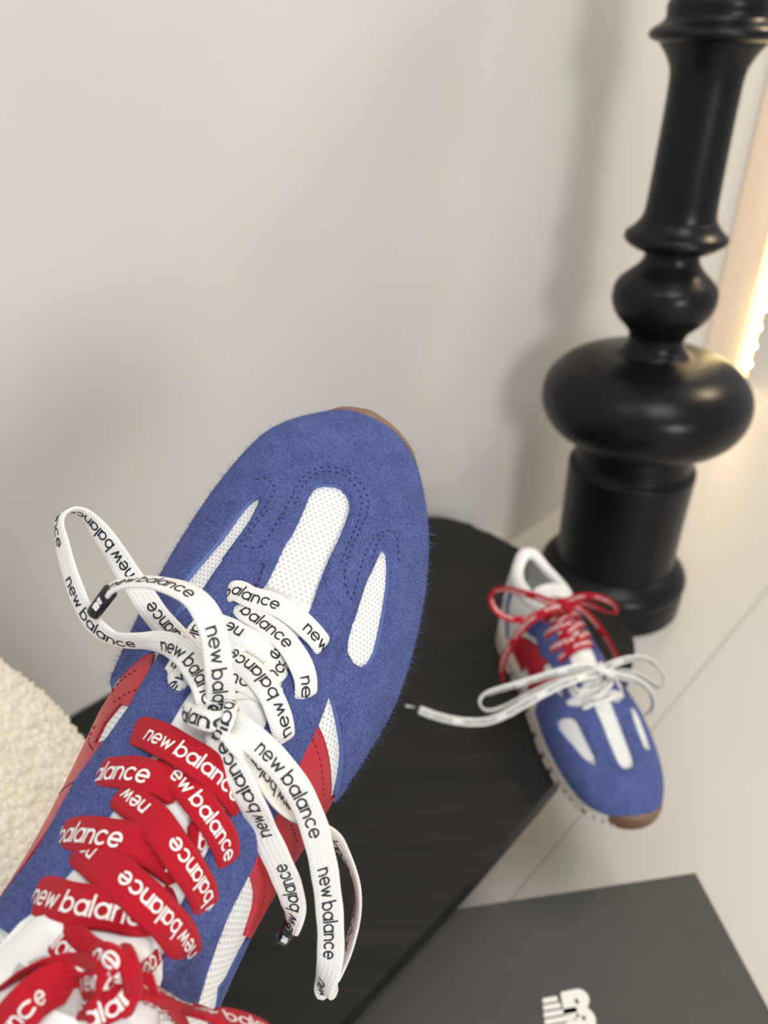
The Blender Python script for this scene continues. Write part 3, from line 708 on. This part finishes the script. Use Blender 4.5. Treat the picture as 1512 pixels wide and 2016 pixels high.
    # -- flat woven lace: rows of (point, normal); lettering printed on its faces
    def ribbon(self, rec):
        kind, col, w, th, rows, texts, ag = rec
        R6 = np.array(rows)
        D = catmull(R6, 12)
        C, N = D[:, :3], D[:, 3:]
        s = arcs(C)
        n = max(8, int(s[-1] / .1))
        u = np.linspace(0, s[-1], n)
        C = np.stack([np.interp(u, s, C[:, i]) for i in range(3)], 1)
        N = np.stack([np.interp(u, s, N[:, i]) for i in range(3)], 1)
        if self.mir:                       # work in the mirrored space so that the print is not mirrored
            C = C * (1, -1, 1)
            N = N * (1, -1, 1)
        Tn = np.gradient(C, axis=0)
        Tn /= np.linalg.norm(Tn, axis=1)[:, None] + 1e-9
        N = N - (N * Tn).sum(1)[:, None] * Tn
        N /= np.linalg.norm(N, axis=1)[:, None] + 1e-9
        Sd = np.cross(N, Tn)
        a = np.linspace(0, 2 * np.pi, 14, endpoint=False)
        prof = np.stack([np.sign(np.cos(a)) * np.abs(np.cos(a))**.6 * w / 2, np.sign(np.sin(a)) * np.abs(np.sin(a))**.75 * th / 2], 1)
        wob = 1 + .02 * np.sin(u * 5.1 + w * 9)
        V, uv = [], []
        for i in range(n):
            k = 1.0
            e = min(u[i], u[-1] - u[i])
            if e < .08:
                k = .75 + .25 * e / .08
            for (x, y) in prof:
                V.append(C[i] + Sd[i] * x * wob[i] * k + N[i] * y)
                uv.append((u[i], x + (w if y < 0 else 0)))
        m = len(prof)
        Fc = []
        for i in range(n - 1):
            for j in range(m):
                k = (j + 1) % m
                Fc.append((i * m + j, (i + 1) * m + j, (i + 1) * m + k, i * m + k))
        Fc.append(tuple(range(m)))
        Fc.append(tuple(range((n - 1) * m, n * m))[::-1])
        Fc = [f[::-1] for f in Fc]
        name = {'row': 'lace_row', 'loop': 'lace_loop', 'end': 'lace_end', 'knot': 'lace_knot'}[kind]
        ob = link_mesh(name, np.array(V) / 100, Fc, M['lace_' + col], self.root, True, uv)
        ob['label'] = {'white': 'white woven lace printed in black', 'red': 'red woven lace printed in white'}[col]
        # print
        LV, LF = [], []
        xh = XH * (texts[0][3] if texts else 1)
        sets = [(t_[0], t_[1], t_[2]) for t_ in texts]
        if len(sets) == 1 and kind not in ('knot', 'row'):
            sets.append((sets[0][0] + 1.1, sets[0][1], 1 - sets[0][2]))
        half = (w / 2) * .985
        for start, dr, back in sets:
            if self.mir and len(texts) and kind == 'row':
                dr = -dr
            fs = -1.0 if back else 1.0
            for rep in ((0,) if kind == 'knot' or start < -9 else range(-6, 7)):
                o0 = start + dr * rep * PERIOD * (xh / XH)
                for Lp, Rp, cx in STRIPS:
                    uc = o0 + dr * cx * xh
                    if uc < .03 or uc > u[-1] - .03:
                        continue
                    b = len(LV)
                    for A_, B_ in zip(Lp, Rp):
                        for p in (A_, B_):
                            uu = np.clip(o0 + dr * p[0] * xh, .02, u[-1] - .02)
                            vv = fs * dr * (p[1] - .72) * xh
                            vv = np.clip(vv, -half, half)
                            f_ = np.interp(uu, u, np.arange(n))
                            i0 = min(int(f_), n - 2)
                            fr = f_ - i0
                            c_ = C[i0] * (1 - fr) + C[i0 + 1] * fr
                            s_ = Sd[i0] * (1 - fr) + Sd[i0 + 1] * fr
                            n_ = N[i0] * (1 - fr) + N[i0 + 1] * fr
                            hh = th / 2 * max(0.0, 1 - (abs(vv) / (w / 2))**3.4)**.45
                            LV.append(c_ + s_ * vv + n_ * fs * (hh + .012))
                    for i in range(len(Lp) - 1):
                        q = (b + 2 * i, b + 2 * i + 1, b + 2 * i + 3, b + 2 * i + 2)
                        LF.append(q)
        if LF:
            link_mesh('lettering', np.array(LV) / 100, LF, M['ink_black'] if col == 'white' else M['ink_white'], ob, False)
        if ag:
            self.aglet(ob, np.array(ag))

    def aglet(self, parent, P):
        if self.mir:
            P = P * (1, -1, 1)
        a, b = P
        ax = b - a
        ln = np.linalg.norm(ax)
        ax /= ln
        s1 = np.cross(ax, (0, 0, 1.0))
        s1 /= np.linalg.norm(s1)
        s2 = np.cross(s1, ax)
        V, Fc = [], []
        st = [(0, .7), (.04, 1), (.9, .95), (.97, .85), (1.0, .5)]
        m = 14
        for f_, k in st:
            for j in range(m):
                t = 2 * math.pi * j / m
                V.append(a + ax * ln * f_ + (s1 * math.cos(t) * .22 + s2 * math.sin(t) * .18) * k)
        for i in range(len(st) - 1):
            for j in range(m):
                k = (j + 1) % m
                Fc.append((i * m + j, i * m + k, (i + 1) * m + k, (i + 1) * m + j))
        Fc.append(tuple(range(m))[::-1])
        Fc.append(tuple(range((len(st) - 1) * m, len(st) * m)))
        ob = link_mesh('aglet', V := np.array(V) / 100, Fc, M['aglet'], parent)
        ob['label'] = 'black plastic tip of the lace'
        # pale emblem on it, a flat print wrapped on the tube
        LV, LF = [], []
        for poly in nb_logo():
            vo, T, _ = triangulate(poly, .12)
            bs = len(LV)
            for x, y in vo:
                f_ = .34 + .36 * x
                th_ = math.pi / 2 + (y - .38) * 1.0
                LV.append(a + ax * ln * f_ + s1 * math.cos(th_) * .232 + s2 * math.sin(th_) * .192)
            LF += [tuple(bs + i for i in t_) for t_ in T]
        link_mesh('lettering', np.array(LV) / 100, LF, M['ink_white'], parent, False)


def nb_logo():
    """emblem in a unit-wide box: striped slanted N running into a B; list of loop lists"""
    def bar(x0, x1, y0, y1, sl=.05):
        return [[(x0 - sl * y0, y0), (x1 - sl * y0, y0), (x1 - sl * y1, y1), (x0 - sl * y1, y1)]]
    out = []
    k = 1 / 500.0

    def P(*pts):
        return [(x * k, (420 - y) * k) for x, y in pts]
    for i, (xa, xb) in enumerate(((8, 168), (-8, 178), (-24, 330), (-38, 300), (-48, 150), (-58, 150))):
        y = 36 + i * 66
        out.append([P((xa, y + 10), (xa + 14, y), (xb - 8, y), (xb, y + 10), (xb - 4, y + 50), (xa - 6, y + 50))])
    b = [(215, 18), (235, 6)] + [(395 + 100 * math.cos(math.radians(a)), 98 - 98 * math.sin(math.radians(a))) for a in range(85, -61, -18)]
    b += [(395 + 100 * math.cos(math.radians(a)) - 8, 290 - 110 * math.sin(math.radians(a))) for a in range(52, -91, -18)]
    b += [(230, 400), (150, 300), (330, 262), (340, 238), (170, 225), (196, 150), (200, 120)]
    h1 = [(355 + 22 * math.cos(t), 118 + 30 * math.sin(t)) for t in np.linspace(0, 2 * math.pi, 10, endpoint=False)]
    h2 = [(368 + 20 * math.cos(t), 282 + 26 * math.sin(t)) for t in np.linspace(0, 2 * math.pi, 10, endpoint=False)]
    out.append([P(*b), P(*h1), P(*h2)])
    return out


def oval_loop():
    """ankle opening in (q,t)"""
    xs = [(9.3, .43), (8.4, .37), (7.0, .31), (5.4, .285), (3.8, .29), (2.4, .325), (1.4, .375), (.8, .44)]
    a = [(float(qx(x)), t) for x, t in xs]
    b = [(q, 1 - t) for q, t in a[::-1]]
    return a + b


def make_sneaker(root, mirror, laces, naps):
    S_ = Shoe(root, mirror)
    op = oval_loop()
    full = [(.004, 0), (1, 0), (1, 1), (.004, 1)]
    S_.patch('knit_upper', [full, op], 0.0, M['knit'], .34)
    # inner lining, insole, padded collar
    lin = [(.03, .02), (float(qx(12.5)), .02), (float(qx(12.5)), .98), (.03, .98)]
    S_.patch('lining', [lin, op], -.42, M['lining'], .4)
    qs = np.linspace(.03, float(qx(13)), 24)
    l, r = pchip(QK, YL, qs) - .35, pchip(QK, YR, qs) + .35
    V, Fc = [], []
    for i, q in enumerate(qs):
        for j in range(7):
            y = r[i] + (l[i] - r[i]) * j / 6
            V.append((float(xq(q)), y, 3.5 + .35 * ((j - 3) / 3)**2))
    for i in range(len(qs) - 1):
        for j in range(6):
            a = i * 7 + j
            Fc.append((a, a + 7, a + 8, a + 1))
    S_.mesh('insole', V, Fc, M['lining'])
    # collar tube
    L = np.array(op + op[:2])
    C2 = catmull(np.hstack([L * (QS, TS), np.zeros((len(L), 1))]), 8)[:, :2] / (QS, TS)
    C2 = C2[:len(op) * 8]
    X = surf(C2[:, 0], C2[:, 1])
    N = surf_n(C2[:, 0], C2[:, 1])
    X = X - N * .30
    n, m = len(X), 12
    V, Fc = [], []
    for i in range(n):
        tn = X[(i + 1) % n] - X[i - 1]
        tn /= np.linalg.norm(tn) + 1e-9
        sd = np.cross(N[i], tn)
        for j in range(m):
            a = 2 * math.pi * j / m
            V.append(X[i] + N[i] * .55 * math.cos(a) + sd * .75 * math.sin(a))
    for i in range(n):
        for j in range(m):
            k, i2 = (j + 1) % m, (i + 1) % n
            Fc.append((i * m + j, i2 * m + j, i2 * m + k, i * m + k))
    S_.mesh('collar', V, [f[::-1] for f in Fc], M['satin'])
    # tongue under the laces, ending in a padded flap above the collar
    tl = [(18.75, .555), (17, .60), (14.7, .625), (12.2, .635), (10, .66), (8.6, .67), (7.2, .65), (6.6, .60), (6.5, .5)]
    tr_ = [(6.6, .40), (7.2, .35), (8.6, .345), (10, .35), (11.7, .355), (14, .38), (16, .40), (18.75, .445)]
    tongue, Vt, Tt, Nt = S_.patch('tongue', [[(float(qx(x)), t) for x, t in tl + tr_]], .05, M['satin'], .25, skirt=-.2,
                                  offfun=lambda q, t, o: o + .35 * np.clip((9.4 - xq(q)) / 2.4, 0, 1))
    LV, LF = [], []
    for poly in nb_logo():
        vo, T, _ = triangulate(poly, .09)
        b = len(LV)
        xx = 9.9 - vo[:, 1] * 2.4 + .2
        tt = .5 + (.5 - vo[:, 0]) * .20
        if mirror:
            tt = 1 - tt
        q = qx(xx)
        o = .075 + .35 * np.clip((9.4 - xx) / 2.4, 0, 1)
        LV += list(surf(q, tt) + surf_n(q, tt) * o[:, None])
        LF += [tuple(b + i for i in t_) for t_ in T]
    S_.mesh('tongue_print', np.array(LV), LF, M['ink_grey'], tongue, smooth=False)
    # leather side emblem, both sides
    lr, *_ = S_.patch('leather_panel', [SHAPES['leather_r']], .10, M['red_leather'], .18, skirt=-.02)
    S_.stitches('stitching', SHAPES['st_redR'], .11, M['thread_red'], lr, dash=.2, gap=.03, r=.03)
    ll, *_ = S_.patch('leather_panel', [SHAPES['leather_l']], .10, M['red_leather'], .18, skirt=-.02)
    S_.stitches('stitching', SHAPES['st_redL'], .11, M['thread_red'], ll, dash=.2, gap=.03, r=.03)
    for key, nm, off in (('heel_r', 'heel_panel', .10), ('stripe_l', 'side_stripe', .08)):
        o, V, T, _ = S_.patch(nm, [SHAPES[key]], off, M['suede'], .22, skirt=-.02)
        if naps:
            S_.nap(o, V, T, 2500)
    for key in ('eyestay_l', 'eyestay_r'):
        if mirror:      # on this shoe the forepart in front of the laces is one piece with the windows cut in it
            SHAPES[key + '_far'] = [(min(q_, .585), t_) for q_, t_ in SHAPES[key]]
        o, V, T, _ = S_.patch('eyestay', [SHAPES[key + '_far'] if mirror else SHAPES[key]], .13, M['suede'], .16, skirt=-.05)
        if naps:
            S_.nap(o, V, T, 14000)
        # punched eyelets along the inner edge are covered by the laces
    cap = [SHAPES['far_toe'], SHAPES['far_win_l'], SHAPES['far_win_r']] if mirror else [SHAPES['toe_cap']]
    o, V, T, _ = S_.patch('toe_cap', cap, .205, M['suede'], .17, skirt=-.02)
    if naps:
        S_.nap(o, V, T, 60000)
    S_.stitches('stitching', SHAPES['st_blue'], .222, M['thread_blue'], o, r=.034)
    make_sole(S_)
    for rec in laces:
        S_.ribbon(rec)
    return S_


def make_sole(S_):
    """outsole, midsole and toe bumper follow the shoe's footprint"""
    qs = np.linspace(.0, 1, 70)
    x = xq(qs)
    L = np.stack([x, pchip(QK, YL, qs)], 1)
    R = np.stack([x, pchip(QK, YR, qs)], 1)
    loop = np.vstack([L, R[::-1][1:-1]])
    n = len(loop)
    tn = np.roll(loop, -1, 0) - np.roll(loop, 1, 0)
    nr = np.stack([tn[:, 1], -tn[:, 0]], 1)
    nr /= np.linalg.norm(nr, axis=1)[:, None] + 1e-9
    cen = loop.mean(0)
    if ((loop - cen) * nr).sum() < 0:
        nr = -nr
    for _ in range(4):
        nr = (np.roll(nr, 1, 0) + nr * 2 + np.roll(nr, -1, 0)) / 4
    nr /= np.linalg.norm(nr, axis=1)[:, None] + 1e-9
    xs = loop[:, 0]
    zb = np.where(xs > 18, 1.25 * ((np.clip(xs, 18, 27) - 18) / 9)**2, 0) + .5 * np.clip((3.5 - xs) / 3.5, 0, 1)**2
    z0 = pchip(QK, Z0, qx(xs))
    lat = (loop[:, 1] > 0)
    wide = np.where(lat, .12, -.06) * np.clip((26 - xs) / 3, 0, 1)

    def loft(name, prof, mat, parent=None, capb=True, capt=True):
        V, Fc = [], []
        for off, fz in prof:
            P = loop + nr * (off + wide)[:, None]
            V += [(P[i, 0], P[i, 1], fz(i)) for i in range(n)]
        for k in range(len(prof) - 1):
            for i in range(n):
                j = (i + 1) % n
                Fc.append((k * n + i, (k + 1) * n + i, (k + 1) * n + j, k * n + j))
        if capb:
            Fc.append(tuple(range(n)))
        if capt:
            Fc.append(tuple(range((len(prof) - 1) * n, len(prof) * n))[::-1])
        ob = S_.mesh(name, V, Fc, mat)
        return ob
    h = lambda f: (lambda i: zb[i] + f * (z0[i] - zb[i]))
    loft('midsole', [(-.12, h(.2)), (.05, h(.24)), (.10, h(.5)), (.04, h(.85)), (-.04, h(1.05)), (-.15, h(1.12))], M['midsole'])
    out = loft('outsole', [(-.25, h(0.)), (-.02, h(.03)), (.07, h(.1)), (.07, h(.24)), (-.1, h(.3))], M['gum'])
    # lugs showing along the edge of the outsole
    V, Fc = [], []
    s = arcs(np.vstack([loop, loop[:1]]))
    for u in np.arange(.4, s[-1], .80):
        i = int(np.interp(u, s, np.arange(n + 1))) % n
        c = loop[i] + nr[i] * (wide[i] + .06)
        t2 = np.array([-nr[i][1], nr[i][0]])
        b = len(V)
        for dz, k in ((.02, 1.0), (.42, .8)):
            for a_, b_ in ((-1, -1), (1, -1), (1, 1), (-1, 1)):
                p = c + t2 * .3 * a_ * k + nr[i] * (.10 * b_ * k)
                V.append((p[0], p[1], zb[i] + dz))
        Fc += [(b, b + 1, b + 5, b + 4), (b + 1, b + 2, b + 6, b + 5), (b + 2, b + 3, b + 7, b + 6), (b + 3, b, b + 4, b + 7), (b + 4, b + 5, b + 6, b + 7), (b + 3, b + 2, b + 1, b)]
    S_.mesh('tread_lugs', V, Fc, M['midsole'], out, smooth=False)
    # gum bumper wrapping up over the toe (skewed to the inner side like the toe itself)
    sel = [i for i in range(n) if xs[i] > (26.1 if loop[i, 1] > -.6 else 25.2)]
    sel.sort(key=lambda i: -loop[i, 1])
    k = len(sel)
    V, Fc = [], []
    prof = [(.02, -.02), (.18, .1), (.27, .5), (.32, .85), (.33, 1.05), (.28, 1.18), (.16, 1.24), (-.1, 1.18)]
    for off, f_ in prof:
        for j, i in enumerate(sel):
            fade = min(1.0, (j + .2) / 4, (k - 1 - j + .2) / 4)
            p = loop[i] + nr[i] * (off * (.35 + .65 * fade) + wide[i] + .02)
            V.append((p[0], p[1], zb[i] + f_ * (z0[i] - zb[i]) * (.92 + .08 * fade)))
    for a in range(len(prof) - 1):
        for j in range(k - 1):
            Fc.append((a * k + j, (a + 1) * k + j, (a + 1) * k + j + 1, a * k + j + 1))
    S_.mesh('toe_bumper', V, Fc, M['gum'])


# ------------------------------------------------------------------ setting: floor, walls
WN = Vector((.722, -.693, 0)).normalized()       # wall's normal, into the room
WD = Vector((-WN.y, WN.x, 0))                    # along the wall, away from the camera
if WD.y < 0:
    WD = -WD
WALL_D = -.570                                   # wall plane: p . WN = WALL_D
W0 = WN * WALL_D
WALL_END = 1.752                                 # where the wall ends, along WD


def wall_pt(s, d=0.0, z=0.0):
    p = W0 + WD * s + WN * d
    return (p.x, p.y, z)


def oriented_box(name, s0, s1, d0, d1, z0, z1, mat, parent=None, bev=.001):
    bm = box_bm(s0, s1, d0, d1, z0, z1)
    for v in bm.verts:
        v.co = wall_pt(v.co.x, v.co.y, v.co.z)
    return bevel_mesh(name, bm, mat, parent, bev)


floor = link_mesh('floor', [(-3.5, -3.5, -.004), (5.5, -3.5, -.004), (5.5, 5.5, -.004), (-3.5, 5.5, -.004)], [(0, 1, 2, 3)], M['grout'], smooth=False)
floor['kind'] = 'structure'
TD = Vector((.6816, .7317, 0))                   # direction of the visible tile joint
TN = Vector((TD.y, -TD.x, 0))
J0 = Vector((.4297, .7593, 0))
TILE = 1.8
proto = None
for i in range(-2, 3):
    for j in range(-2, 3):
        c = J0 + TD * ((i + .083) * TILE) + TN * ((j + .5) * TILE)
        if not (-2.2 < c.x < 4.5 and -2.2 < c.y < 4.5):
            continue
        if proto is None:
            g = TILE / 2 - .0004
            bm = box_bm(-g, g, -g, g, -.01, 0)
            proto = bevel_mesh('tile', bm, M['floor'], floor, .0006, 1)
            o = proto
        else:
            o = proto.copy()
            COL.objects.link(o)
            o.parent = floor
        o.location = c
        o.rotation_euler = (0, 0, math.atan2(TD.y, TD.x))

wall = oriented_box('wall_left', -2.2, WALL_END, -.16, 0, 0, 2.6, M['wall'])
wall['kind'] = 'structure'
tan_panel = oriented_box('wall_panel_1', 1.53, WALL_END - .0001, .0002, .004, 0, 2.6, M['tan_panel'])  # thin panel over the wall's far end, tanner than the wall
tan_panel['kind'] = 'structure'
back = link_mesh('wall_back', [(-1.5, 4.3, 0), (4.3, 4.3, 0), (4.3, 4.3, 2.6), (-1.5, 4.3, 2.6)], [(0, 1, 2, 3)], M['wall'], smooth=False)
back['kind'] = 'structure'

# warm strip of light beads running up the end of the wall
strip = empty('light_strip', wall_pt(WALL_END, 0, .02))
tag(strip, 'vertical strip of warm glowing light beads on the end of the wall', 'light')
inv = Matrix.Translation(-Vector(strip.location))
ch = oriented_box('channel', WALL_END - .016, WALL_END + .010, .0045, .022, .02, 2.2, M['led_glow'])
ch.data.transform(inv)
ch.parent = strip
bead = None
for k in range(5):
    z = .075 + k * .042
    if bead is None:
        bm = bmesh.new()
        bmesh.ops.create_uvsphere(bm, u_segments=12, v_segments=8, radius=.0075)
        bead = bevel_mesh('light_bead', bm, M['led'], strip, 0, smooth=True)
        o = bead
    else:
        o = bead.copy()
        COL.objects.link(o)
        o.parent = strip
    o.location = Vector(wall_pt(WALL_END - .010, .026, z)) - Vector(strip.location)

sl = area_light('strip_lamp', wall_pt(WALL_END - .01, .035, .75), wall_pt(WALL_END - .6, .10, .7), .03, 1.3, (1, .74, .36), 1.3)

# ------------------------------------------------------------------ bench against the wall
BZ = .1602                       # height of its top
bench = empty('bench', wall_pt(.2, .165, 0))
tag(bench, 'low black wood grain bench with rounded end set along the wall', 'bench')
bo = Vector(bench.location)
TH = .018
edge = [(.30, .378), (.42, .374), (.50, .369), (.565, .359), (.600, .348), (.622, .338), (.643, .321), (.657, .300), (.667, .272), (.677, .215), (.684, .150), (.688, .095),
        (.687, .062), (.683, .043), (.675, .026), (.663, .013), (.648, .006), (.62, .004), (.5, .004)]
pts = [(-1.0, .004), (-1.0, .380)] + [(p[0], p[1]) for p in catmull(np.array([(a, b, 0) for a, b in edge]), 4)]
bm = bmesh.new()
vs = [bm.verts.new(Vector(wall_pt(s, d, BZ - TH)) - bo) for s, d in pts]
f0 = bm.faces.new(vs)
ex = bmesh.ops.extrude_face_region(bm, geom=[f0])
for v in [g for g in ex['geom'] if isinstance(g, bmesh.types.BMVert)]:
    v.co.z += TH
edges = [e for e in bm.edges if abs(e.verts[0].co.z - e.verts[1].co.z) < 1e-6]
bmesh.ops.bevel(bm, geom=edges, offset=.0025, segments=2, affect='EDGES')
bevel_mesh('bench_top', bm, M['black_wood'], bench, 0)
for s0, s1, d0, d1 in ((-.95, -.90, .03, .30), (.42, .47, .02, .20)):
    o = oriented_box('bench_leg', s0, s1, d0, d1, 0, BZ - TH + .0005, M['black_wood'], None, .002)
    o.data.transform(Matrix.Translation(-bo))
    o.parent = bench

# ------------------------------------------------------------------ turned black post behind the bench end
post = empty('turned_post', (.331, .905, 0))
tag(post, 'tall turned glossy black wooden post standing past the bench end', 'post')
R1 = [(0, .098), (.001, .103), (.004, .105), (.038, .105), (.042, .104), (.046, .099), (.047, .097)]
lathe('plinth', [(0, .097), (.0015, .1005), (.004, .1015), (.030, .1015), (.033, .1005), (.0345, .099)], M['lacquer'], post)
lathe('base_torus', [(.0335, .092), (.0338, .098), (.037, .1015), (.045, .1025), (.054, .0995), (.062, .092), (.067, .085), (.069, .082)], M['lacquer'], post)
lathe('drum', [(.067, .079), (.069, .0815), (.10, .0812), (.16, .0815), (.210, .0825), (.218, .081), (.223, .0765), (.228, .0745), (.248, .073), (.262, .071)], M['lacquer'], post)
lathe('bulb', [(.258, .068), (.260, .083), (.266, .100), (.277, .115), (.293, .125), (.312, .1285), (.332, .124), (.350, .109), (.362, .088), (.368, .065), (.371, .046), (.3735, .040), (.378, .0375)], M['lacquer'], post)
lathe('vase', [(.376, .0375), (.383, .034), (.390, .033), (.397, .034), (.405, .040), (.416, .051), (.430, .0585), (.444, .0600), (.456, .0565), (.466, .047), (.474, .038), (.481, .0325), (.488, .0305), (.494, .0305)], M['lacquer'], post)
lathe('ring', [(.492, .031), (.4945, .040), (.499, .0495), (.504, .0555), (.5085, .0570), (.513, .0550), (.518, .049), (.523, .0445), (.527, .042)], M['lacquer'], post)
lathe('shaft', [(.525, .042), (.533, .0395), (.55, .0382), (.60, .0370), (.64, .0365), (.668, .0372), (.680, .041), (.688, .046), (.694, .051), (.698, .0535)], M['lacquer'], post)
lathe('capital', [(.696, .050), (.698, .058), (.7015, .0635), (.7055, .0640), (.710, .060), (.714, .0535), (.719, .050), (.728, .0505), (.733, .049), (.738, .046), (.75, .047), (.80, .058), (.86, .070), (.90, .074), (.91, .073)], M['lacquer'], post)
for o in list(post.children):
    if o.name.startswith('base'):
        o.name = 'base_ring'

# ------------------------------------------------------------------ shoe box on the floor
BOX_H = .115
K = Vector((.2585, .3824, 0))
bx = empty('shoe_box', (K.x, K.y, 0), math.radians(8.8))
tag(bx, 'dark grey cardboard shoe box with white printed emblem half under the bench', 'box')
LW, LD = .345, .215
bevel_mesh('box_body', box_bm(-LW + .003, -.003, -LD + .003, -.003, 0, BOX_H - .004), M['card'], bx, .001)
bm = box_bm(-LW, 0, -LD, 0, BOX_H - .045, BOX_H)
bevel_mesh('lid', bm, M['card'], bx, .0012)
LV, LF = [], []
lid = [c for c in bx.children if c.name.startswith('lid')][0]
for poly in nb_logo():
    vo, T, _ = triangulate(poly, .06)
    b = len(LV)
    LV += [(-.1585 + x * .0345, -.1015 + y * .0345, BOX_H + .0003) for x, y in vo]
    LF += [tuple(b + i for i in t) for t in T]
link_mesh('printed_emblem', LV, LF, M['print_white'], lid, False)

# ------------------------------------------------------------------ round boucle cushion on the bench
PC, PA, PB, PL = Vector((-.315, .168, .290)), .2016, .19, .1295
pouf = empty('pouf', (PC.x, PC.y, PC.z - PL))
tag(pouf, 'cream boucle pouf with nubbly pile resting on the bench', 'pouf')
V, Fc = [], []
nu, nv = 96, 60
for i in range(nv + 1):
    ph = -math.pi / 2 + math.pi * i / nv
    cz, sz = abs(math.cos(ph))**.6, math.copysign(abs(math.sin(ph))**.8, ph)
    for j in range(nu):
        t = 2 * math.pi * j / nu
        V.append((PA * cz * math.cos(t), PA * cz * math.sin(t), PL + (PB if sz > 0 else PL) * sz))
for i in range(nv):
    for j in range(nu):
        k = (j + 1) % nu
        Fc.append((i * nu + j, i * nu + k, (i + 1) * nu + k, (i + 1) * nu + j))
pbody = link_mesh('cushion', V, Fc, M['boucle'], pouf)
# the curly nubs of the boucle
V = np.array(V)
V2, F2 = [], []
m = 16000
ii = rng.random(m)
zz = rng.uniform(-.25, 1, m)
tt = rng.uniform(0, 2 * math.pi, m)
for k in range(m):
    ph = math.asin(zz[k])
    cz, sz = abs(math.cos(ph))**.6, math.copysign(abs(math.sin(ph))**.8, ph)
    p = np.array((PA * cz * math.cos(tt[k]), PA * cz * math.sin(tt[k]), PL + (PB if sz > 0 else PL) * sz))
    nrm = np.array((cz * math.cos(tt[k]), cz * math.sin(tt[k]), sz))
    nrm /= np.linalg.norm(nrm)
    a1 = np.cross(nrm, (0.3, .5, .81))
    a1 /= np.linalg.norm(a1) + 1e-9
    a2 = np.cross(nrm, a1)
    r = random.uniform(.0014, .0028)
    b = len(V2)
    rot = random.uniform(0, 6.28)
    e1, e2 = a1 * math.cos(rot) + a2 * math.sin(rot), -a1 * math.sin(rot) + a2 * math.cos(rot)
    q = random.uniform(.6, 1.5)
    V2 += [p + e1 * r * q, p + e2 * r, p - e1 * r * q, p - e2 * r, p + nrm * r * random.uniform(.7, 1.5), p - nrm * r * .5]
    F2 += [(b, b + 1, b + 4), (b + 1, b + 2, b + 4), (b + 2, b + 3, b + 4), (b + 3, b, b + 4)]
pile = link_mesh('boucle_pile', V2, F2, M['boucle_pile'], pouf)
pile['kind'] = 'stuff'

# ------------------------------------------------------------------ the two sneakers
far = empty('sneaker', (POSE_FAR[0], POSE_FAR[1], BZ), POSE_FAR[2])
tag(far, 'blue suede sneaker standing on the bench, toe overhanging its edge', 'shoe', 'pair of blue suede sneakers')
rows = [r for r in LACES_NEAR if r[0] == 'row']
make_sneaker(far, True, rows + LACES_FAR, False)

near = empty('sneaker')
tag(near, 'blue suede sneaker held up close to camera, toe pointing away', 'shoe', 'pair of blue suede sneakers')
near.matrix_world = Matrix([list(r) for r in POSE_NEAR] + [[0, 0, 0, 1]])
make_sneaker(near, False, LACES_NEAR, True)
